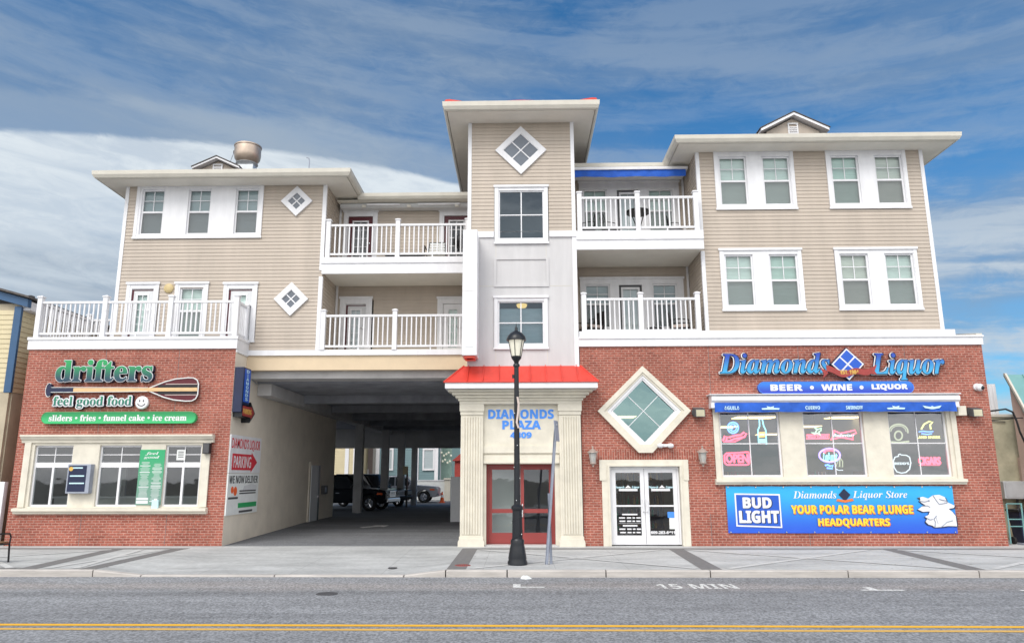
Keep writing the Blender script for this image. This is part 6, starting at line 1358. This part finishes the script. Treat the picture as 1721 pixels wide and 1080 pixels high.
t = thing('corrugated_screen', 'translucent white corrugated screen above the stained render wall', 'screen', (14.6, 2.8, 3.7)); mb = MB(); n = 28
pts = [(13.7+i*1.5/n, 2.8+(.03 if i % 2 else -.03)) for i in range(n+1)]; mb.loft([[(x, y, z) for x, y in pts+[(x, y+.01) for x, y in pts[::-1]]] for z in (3.70, 4.72)]); mb.build('sheet', 'white', t); MB().box(13.7, 15.2, 2.84, 2.90, 3.71, 3.80).build('rail', 'gutter', t)
t = thing('teal_roofed_building', 'pink walled building with a steep teal metal roof at the right edge', 'building', (17, 2, 0))
MB().prismx([(-1.0, 0), (1.8, 0), (1.8, 4.72), (.2, 1.9), (-1.0, 1.9)], 15.0, 15.12).build('side_wall', 'pinkwall', t); MB().box(15.13, 20, .6, 6, 0, 2.4).build('front_wall', 'pinkwall', t)
MB().prismx([(.05, 1.9), (1.75, 4.88), (1.9, 4.88), (.2, 1.9)], 14.92, 20).build('roof', 'teal', t); mb = MB(); mb.prismx([(-.01, 1.86), (1.72, 4.92), (1.80, 4.92), (.07, 1.86)], 14.86, 14.92); mb.build('roof_edge', 'gutter', t)
mb = MB(); [mb.prismx([(.02, 1.9), (1.72, 4.88), (1.75, 4.88), (.05, 1.9)], x, x+.03) for x in (15.4, 15.9, 16.4)]; mb.build('roof_seam', 'teal', t); mb = MB(); mb.box(15.3, 15.7, 1.2, 1.4, 4.2, 4.28); mb.build('roof_vent', 'dgrey', t)
t = thing('overhead_cable', 'black cable looping from the brick corner over the stained wall', 'cable', (13.2, .5, 3.6)); P_ = [at(*q_, .9) for q_ in ((1664, 694), (1676, 689), (1690, 687), (1702, 692), (1709, 708), (1714, 725), (1722, 742), (1740, 775))]; P_[0].x = 13.2; MB().tube(P_, .028, 6).build('cable', 'blackm', t)
MB().tube([(13.2, .9, 3.42), (13.9, .95, 3.45), (14.8, 1.1, 3.52)], .015, 5).build('thin_cable', 'blackm', t)
t = thing('utility_cabinet', 'pale grey utility box fixed to the stained wall at the right edge', 'cabinet', (14.7, 1.6, 1.6)); a, b = at(1690, 838, 1.7), at(1735, 808, 1.7); MB().box(a.x, b.x, 1.7, 2.09, a.z, b.z).build('housing', 'duct', t, bevel=.02); MB().box(a.x+.05, b.x-.05, 1.69, 1.699, a.z+.05, b.z-.05).build('door', 'duct', t); MB().tube([(a.x+.5, 1.95, a.z), (a.x+.5, 1.95, .5)], .04, 6).build('conduit', 'dgrey', t)
t = thing('hand_cart', 'pale metal hand cart frame leaning in the gap right of the brick corner', 'cart', (13.9, .6, 0))
mb = MB()
for px in (1691, 1716): a, b = at(px, 846, .8), at(px+9, 921, .5); b.z = .02; mb.tube([a, b], .022, 6)
for py in (846, 872, 884): a, b = at(1691+(py-846)*.12, py, .8-(py-846)*.004), at(1717+(py-846)*.12, py, .8-(py-846)*.004); mb.tube([a, b], .018, 6)
mb.build('frame', 'teal', t); mb = MB(); mb.box(13.78, 14.2, .25, .55, .0, .04); mb.build('toe_plate', 'grey', t)
for x in (13.75, 14.22): mb = MB(); mb.lathe([(.001, -.03), (.10, -.03), (.10, .03), (.001, .03)], 0, 0, 0, 16); mb.xf(Matrix.Translation((x, .62, .10)) @ Matrix.Rotation(PI/2, 4, 'Y')); mb.build('wheel', 'tyre', t)
t = thing('waste_bin', 'dark bin standing behind the hand cart at the right edge', 'bin', (14.5, 1.1, 0)); MB().loft([[(14.2-.0, .9, 0), (14.62, .9, 0), (14.62, 1.3, 0), (14.2, 1.3, 0)], [(14.14, .84, .85), (14.68, .84, .85), (14.68, 1.36, .85), (14.14, 1.36, .85)]]).build('tub', 'navy', t); MB().box(14.1, 14.72, .80, 1.4, .851, .92).build('lid', 'black', t, bevel=.02)

# ------------------------------------------------------------------ vehicles in the covered yard
def wheel(t, x, y, r, w, rim='chrome'):
    mb = MB(); mb.lathe([(r*.62, -w/2), (r*.92, -w/2), (r, -w*.3), (r, w*.3), (r*.92, w/2), (r*.62, w/2)], 0, 0, 0, 24, False); mb.loft([[(r*.62*math.cos(2*PI*i/24), r*.62*math.sin(2*PI*i/24), z) for i in range(24)] for z in (-w/2, w/2)], False)
    mb.xf(Matrix.Translation((x, y, r)) @ Matrix.Rotation(PI/2, 4, 'X')); o = mb.build('wheel', 'tyre', t, local=True); o['label'] = 'black tyre with bright rim'
    m_ = MB(); m_.lathe([(.001, -w*.35), (r*.62, -w*.35), (r*.62, w*.35), (.001, w*.35)], 0, 0, 0, 24)
    for sg in (-1, 1):
        for k in range(6): a = k*PI/3; m_.tube([(.04*math.cos(a), .04*math.sin(a), sg*w*.42), (r*.58*math.cos(a), r*.58*math.sin(a), sg*w*.42)], .035, 5)
    m_.xf(Matrix.Translation((x, y, r)) @ Matrix.Rotation(PI/2, 4, 'X')); m_.build('rim', rim, o, local=True); WL[o.name] = Vector((0, 0, 0))
def vehicle(label, cat, name, loc, rz, L, W_, H, paint, kind, chrome='chrome'):
    t = thing(name, label, cat, loc, None, rz); hw = W_/2; r = .38; xf, xr = L*.5-.92, -L*.5+1.12
    def archpts(xc): return [(xc+(r+.07)*math.cos(PI-PI*i/10), r+(r+.07)*math.sin(PI-PI*i/10)) for i in range(11)]
    zb = .36; hood = 1.08 if kind != 'suv' else 1.02
    bed = 1.06
    prof = [(-L/2, zb+.12)] + [(-L/2+.15, zb)] + [p for p in archpts(xr) if p[1] >= zb] + [p for p in archpts(xf) if p[1] >= zb] + [(L/2-.18, zb), (L/2, zb+.15), (L/2, hood-.22), (L/2-.10, hood-.06), (L/2-.55, hood), (L*.5-1.45, hood+.05)]
    prof += [(-L/2+1.9, bed), (-L/2+.02, bed)] if kind == 'pickup' else [(-L/2+.1, hood+.05), (-L/2, hood-.1)]
    mb = MB(); mb.loft([[(x, y, z) for x, z in prof] for y in (-hw, hw)]); mb.build('body', paint, t, local=True, bevel=.05)
    c0, c1 = L*.5-1.42, (-L/2+1.85 if kind == 'pickup' else -L/2+.12); hz = bed-.02
    mb = MB(); mb.loft([[(c0, -hw+.06, hz), (c0, hw-.06, hz), (c1, hw-.06, hz), (c1, -hw+.06, hz)], [(c0-.78, -hw+.20, H), (c0-.78, hw-.20, H), (c1+.22, hw-.20, H), (c1+.22, -hw+.20, H)]]); mb.build('cabin', paint, t, local=True, bevel=.06)
    def lerp(x, sgn, z): f = (z-hz)/(H-hz); return (x, sgn*(hw-.06-.14*f+.006), z)
    for sg, nm in ((-1, 'side_window'), (1, 'side_window')):
        xm = (c0-.7+c1)/2
        for a, b, a2, b2 in ((c0-.30, xm+.05, c0-.80, xm+.05), (xm-.05, c1+.22, xm-.05, c1+.36)):
            mb = MB(); q_ = [lerp(a, sg, hz+.07), lerp(b, sg, hz+.07), lerp(b2, sg, H-.10), lerp(a2, sg, H-.10)]; mb.loft([q_, [(x, y+sg*.008, z) for x, y, z in q_]]); mb.build(nm, 'carglass', t, local=True)
    for x0, x1, nm in ((c0+.012, c0-.76, 'windscreen'), (c1-.012, c1+.20, 'rear_window')):
        dz = .07; f0, f1 = dz/(H-hz), 1-.10/(H-hz); p0, p1 = x0+(x1-x0)*f0, x0+(x1-x0)*f1; w0, w1 = hw-.16-.14*f0, hw-.16-.14*f1; e = .015 if nm == 'windscreen' else -.015
        q_ = [(p0, -w0, hz+dz), (p0, w0, hz+dz), (p1, w1, H-.10), (p1, -w1, H-.10)]; mb = MB(); mb.loft([q_, [(x+e, y, z) for x, y, z in q_]]); mb.build(nm, 'carglass', t, local=True)
    for x in (xf, xr):
        for sg in (-1, 1): wheel(t, x, sg*(hw-.11), r, .24, 'chrome')
    for sg in (-1, 1):
        mb = MB(); mb.box(L/2-.10, L/2+.012, sg*(hw-.24)-.19, sg*(hw-.24)+.19, hood-.32, hood-.12); mb.build('headlight', 'curtain', t, local=True, bevel=.02)
        mb = MB(); mb.box(L/2-.5, L/2-.2, sg*(hw+.006)-.006, sg*(hw+.006)+.006, hood-.28, hood-.18); mb.build('marker_light', 'orange', t, local=True)
        mb = MB(); mb.box(-L/2-.012, -L/2+.05, sg*(hw-.12)-.09, sg*(hw-.12)+.09, .72, 1.0); mb.build('tail_light', 'red', t, local=True)
        mb = MB(); mb.box(c0-.42, c0-.25, sg*(hw+.12)-.10, sg*(hw+.12)+.10, hz+.05, hz+.22); mb.build('mirror', paint, t, local=True, bevel=.03)
        mb = MB(); mb.box(c0-1.3, c0-1.1, sg*(hw+.012)-.012, sg*(hw+.012)+.012, .86, .90); mb.build('door_handle', chrome, t, local=True)
    mb = MB(); mb.plate(-.42, .42, hood-.40, hood-.10, [(-.36, .36, hood-.35, hood-.15)], 0, .05)
    for k in range(3): mb.box(-.36, .36, .01, .04, hood-.34+k*.065, hood-.31+k*.065)
    mb.xf(Matrix.Translation((L/2+.012, 0, 0)) @ Matrix.Rotation(PI/2, 4, 'Z')); mb.build('grille', chrome, t, local=True)
    mb = MB(); mb.box(L/2-.02, L/2+.10, -hw+.04, hw-.04, .42, .62); mb.build('front_bumper', chrome if kind == 'pickup' else paint, t, local=True, bevel=.03); mb = MB(); mb.box(-L/2-.10, -L/2+.02, -hw+.04, hw-.04, .46, .62); mb.build('rear_bumper', chrome, t, local=True, bevel=.03)
    return t
vehicle('black pickup truck parked under the building, nearest of the dark vehicles', 'pickup truck', 'pickup_truck', (-9.25, 18.6, .15), R(-10), 5.5, 1.95, 1.80, 'carpaint', 'pickup')
vehicle('black off-road car with bright grille parked just behind the black pickup truck', 'car', 'parked_car', (-8.7, 23.0, .15), R(-28), 4.7, 1.9, 1.85, 'carpaint', 'suv')
vehicle('grey pickup truck standing in daylight before the white fence', 'pickup truck', 'pickup_truck', (-8.05, 29.6, .15), 0, 5.4, 1.9, 1.75, 'silver', 'pickup', 'silver')
p = at(743, 843, 29.0)
t = thing('traffic_cone', 'small orange cone beside the nose of the grey pickup truck', 'traffic cone', (p.x, 29.0, .15)); MB().lathe([(.16, .03), (.03, .72), (.02, .72)], p.x, 29.0, .15, 14).build('cone', 'orange', t); MB().box(p.x-.2, p.x+.2, 28.8, 29.2, .15, .19).build('base', 'orange', t); MB().lathe([(.105, .35), (.075, .50)], p.x, 29.0, .15, 14).build('band', 'paper', t)
t = thing('white_fence', 'white board fence behind the grey pickup truck', 'fence', (-7, 33, .15)); a, b = at(655, 808, 33), at(748, 808, 33); MB().box(a.x, b.x, 33, 33.06, .2, a.z).build('panel', 'paper', t); MB().box(a.x, b.x, 32.97, 33.09, a.z, a.z+.08).build('top_rail', 'white', t)
for px in (752,): q_ = at(px, 808, 32.9); MB().box(q_.x-.2, q_.x+.2, 32.8, 33.2, .15, q_.z+.1).build('post', 'stone', t); MB().box(q_.x-.26, q_.x+.26, 32.74, 33.26, q_.z+.1, q_.z+.22).build('post_cap', 'stone', t)
q_ = at(683, 852, 22.2); t = thing('garage_sign', 'yellowish sign on a black pole between the garage columns', 'sign', (q_.x, 22.2, .15)); MB().box(q_.x-.05, q_.x+.05, 22.15, 22.25, .15, 2.3).build('pole', 'black', t); a, b = at(677, 797, 22.1), at(686, 783, 22.1); MB().box(a.x, b.x, 22.08, 22.13, a.z, b.z).build('sign_plate', 'dyellow', t)
# ------------------------------------------------------------------ houses beyond the yard
def far_house(label, name, px0, px1, Y, m, ztop, wins, boards, base=None):
    a, b = at(px0, 800, Y).x, at(px1, 800, Y).x; t = thing(name, label, 'house', ((a+b)/2, Y+4, .15)); MB().siding(a, b, .15, ztop, expo=.2, d=.02, fn=lambda u, o, z: (u, Y-o, z)).build('front_wall', m, t); MB().box(a, b, Y+.01, Y+9, .15, ztop).build('core_wall', m, t)
    for px in boards: x = at(px, 800, Y).x; MB().box(x-.15, x+.15, Y-.08, Y-.02, .15, ztop).build('corner_board', 'white', t)
    for (p0, p1, q0, q1) in wins:
        u, v = at(p0, q1, Y), at(p1, q0, Y); w_ = MB(); w_.plate(u.x, v.x, u.z, v.z, [(u.x+.14, v.x-.14, u.z+.14, v.z-.14)], Y-.12, Y-.02); o = w_.build('window', 'white', t); MB().box(u.x+.14, v.x-.14, Y-.06, Y-.025, u.z+.14, v.z-.14).build('pane', 'blindg', o)
    mb = MB(); mb.prism([(a-.4, ztop), (b+.4, ztop), ((a+b)/2, ztop+2.6)], Y-.4, Y+9.4); mb.build('roof', 'shingle', t); return t
far_house('teal sided house with white corner boards beyond the drive', 'teal_house', 631, 735, 41, 'tealsid', 6.2, [(646, 662, 753, 790), (710, 731, 753, 790)], (634, 700, 733))
t = far_house('pale green sided house wall with hanging lights right of the teal house', 'green_house', 737, 759, 43, 'greensid', 6.0, [], (738,))
mb = MB(); 
for k in range(9): q_ = at(742+k*2.0, 760+(k % 3)*2.5+(12 if k % 2 else 0), 42.7); mb.sphere(q_, .09, 6, 4)
mb.build('hanging_light', 'lampglass', t)
far_house('yellow house with a grey gable seen through the garage columns', 'yellow_house', 556, 600, 38, 'dyellow', 6.0, [(570, 578, 800, 815)], (596, 582))
far_house('mauve house between the yellow house and the teal house', 'mauve_house', 601, 630, 42, 'mauve', 5.4, [(612, 620, 788, 812)], (629,))
t = thing('rust_red_shed', 'rust red shed just visible beside the stone pilaster', 'shed', (-3.9, 36, .15)); a = at(764, 800, 36); MB().box(a.x, a.x+3, 36, 38, .15, 3.0).build('wall', 'metalred', t); MB().prism([(a.x-.2, 3.0), (a.x+3.2, 3.0), (a.x+1.5, 4.4)], 35.8, 38.2).build('roof', 'metalred', t)
bpy.data.scenes.remove(GS)
for o in C.objects:
    g = {'balcony_railing': 'white balcony and deck railings', 'neon_sign': 'neon signs in the liquor shop windows', 'bottle_shelf': 'bottle shelves inside the liquor shop', 'manhole_cover': 'round covers in the road and pavement', 'door_decal': 'decals on the white shop doors', 'script_sign': 'blue script signs on the right brick wall', 'awning': 'closed awnings on the front'}.get(o.name.split('.')[0])
    if g and o.parent is None and 'group' not in o: o['group'] = g
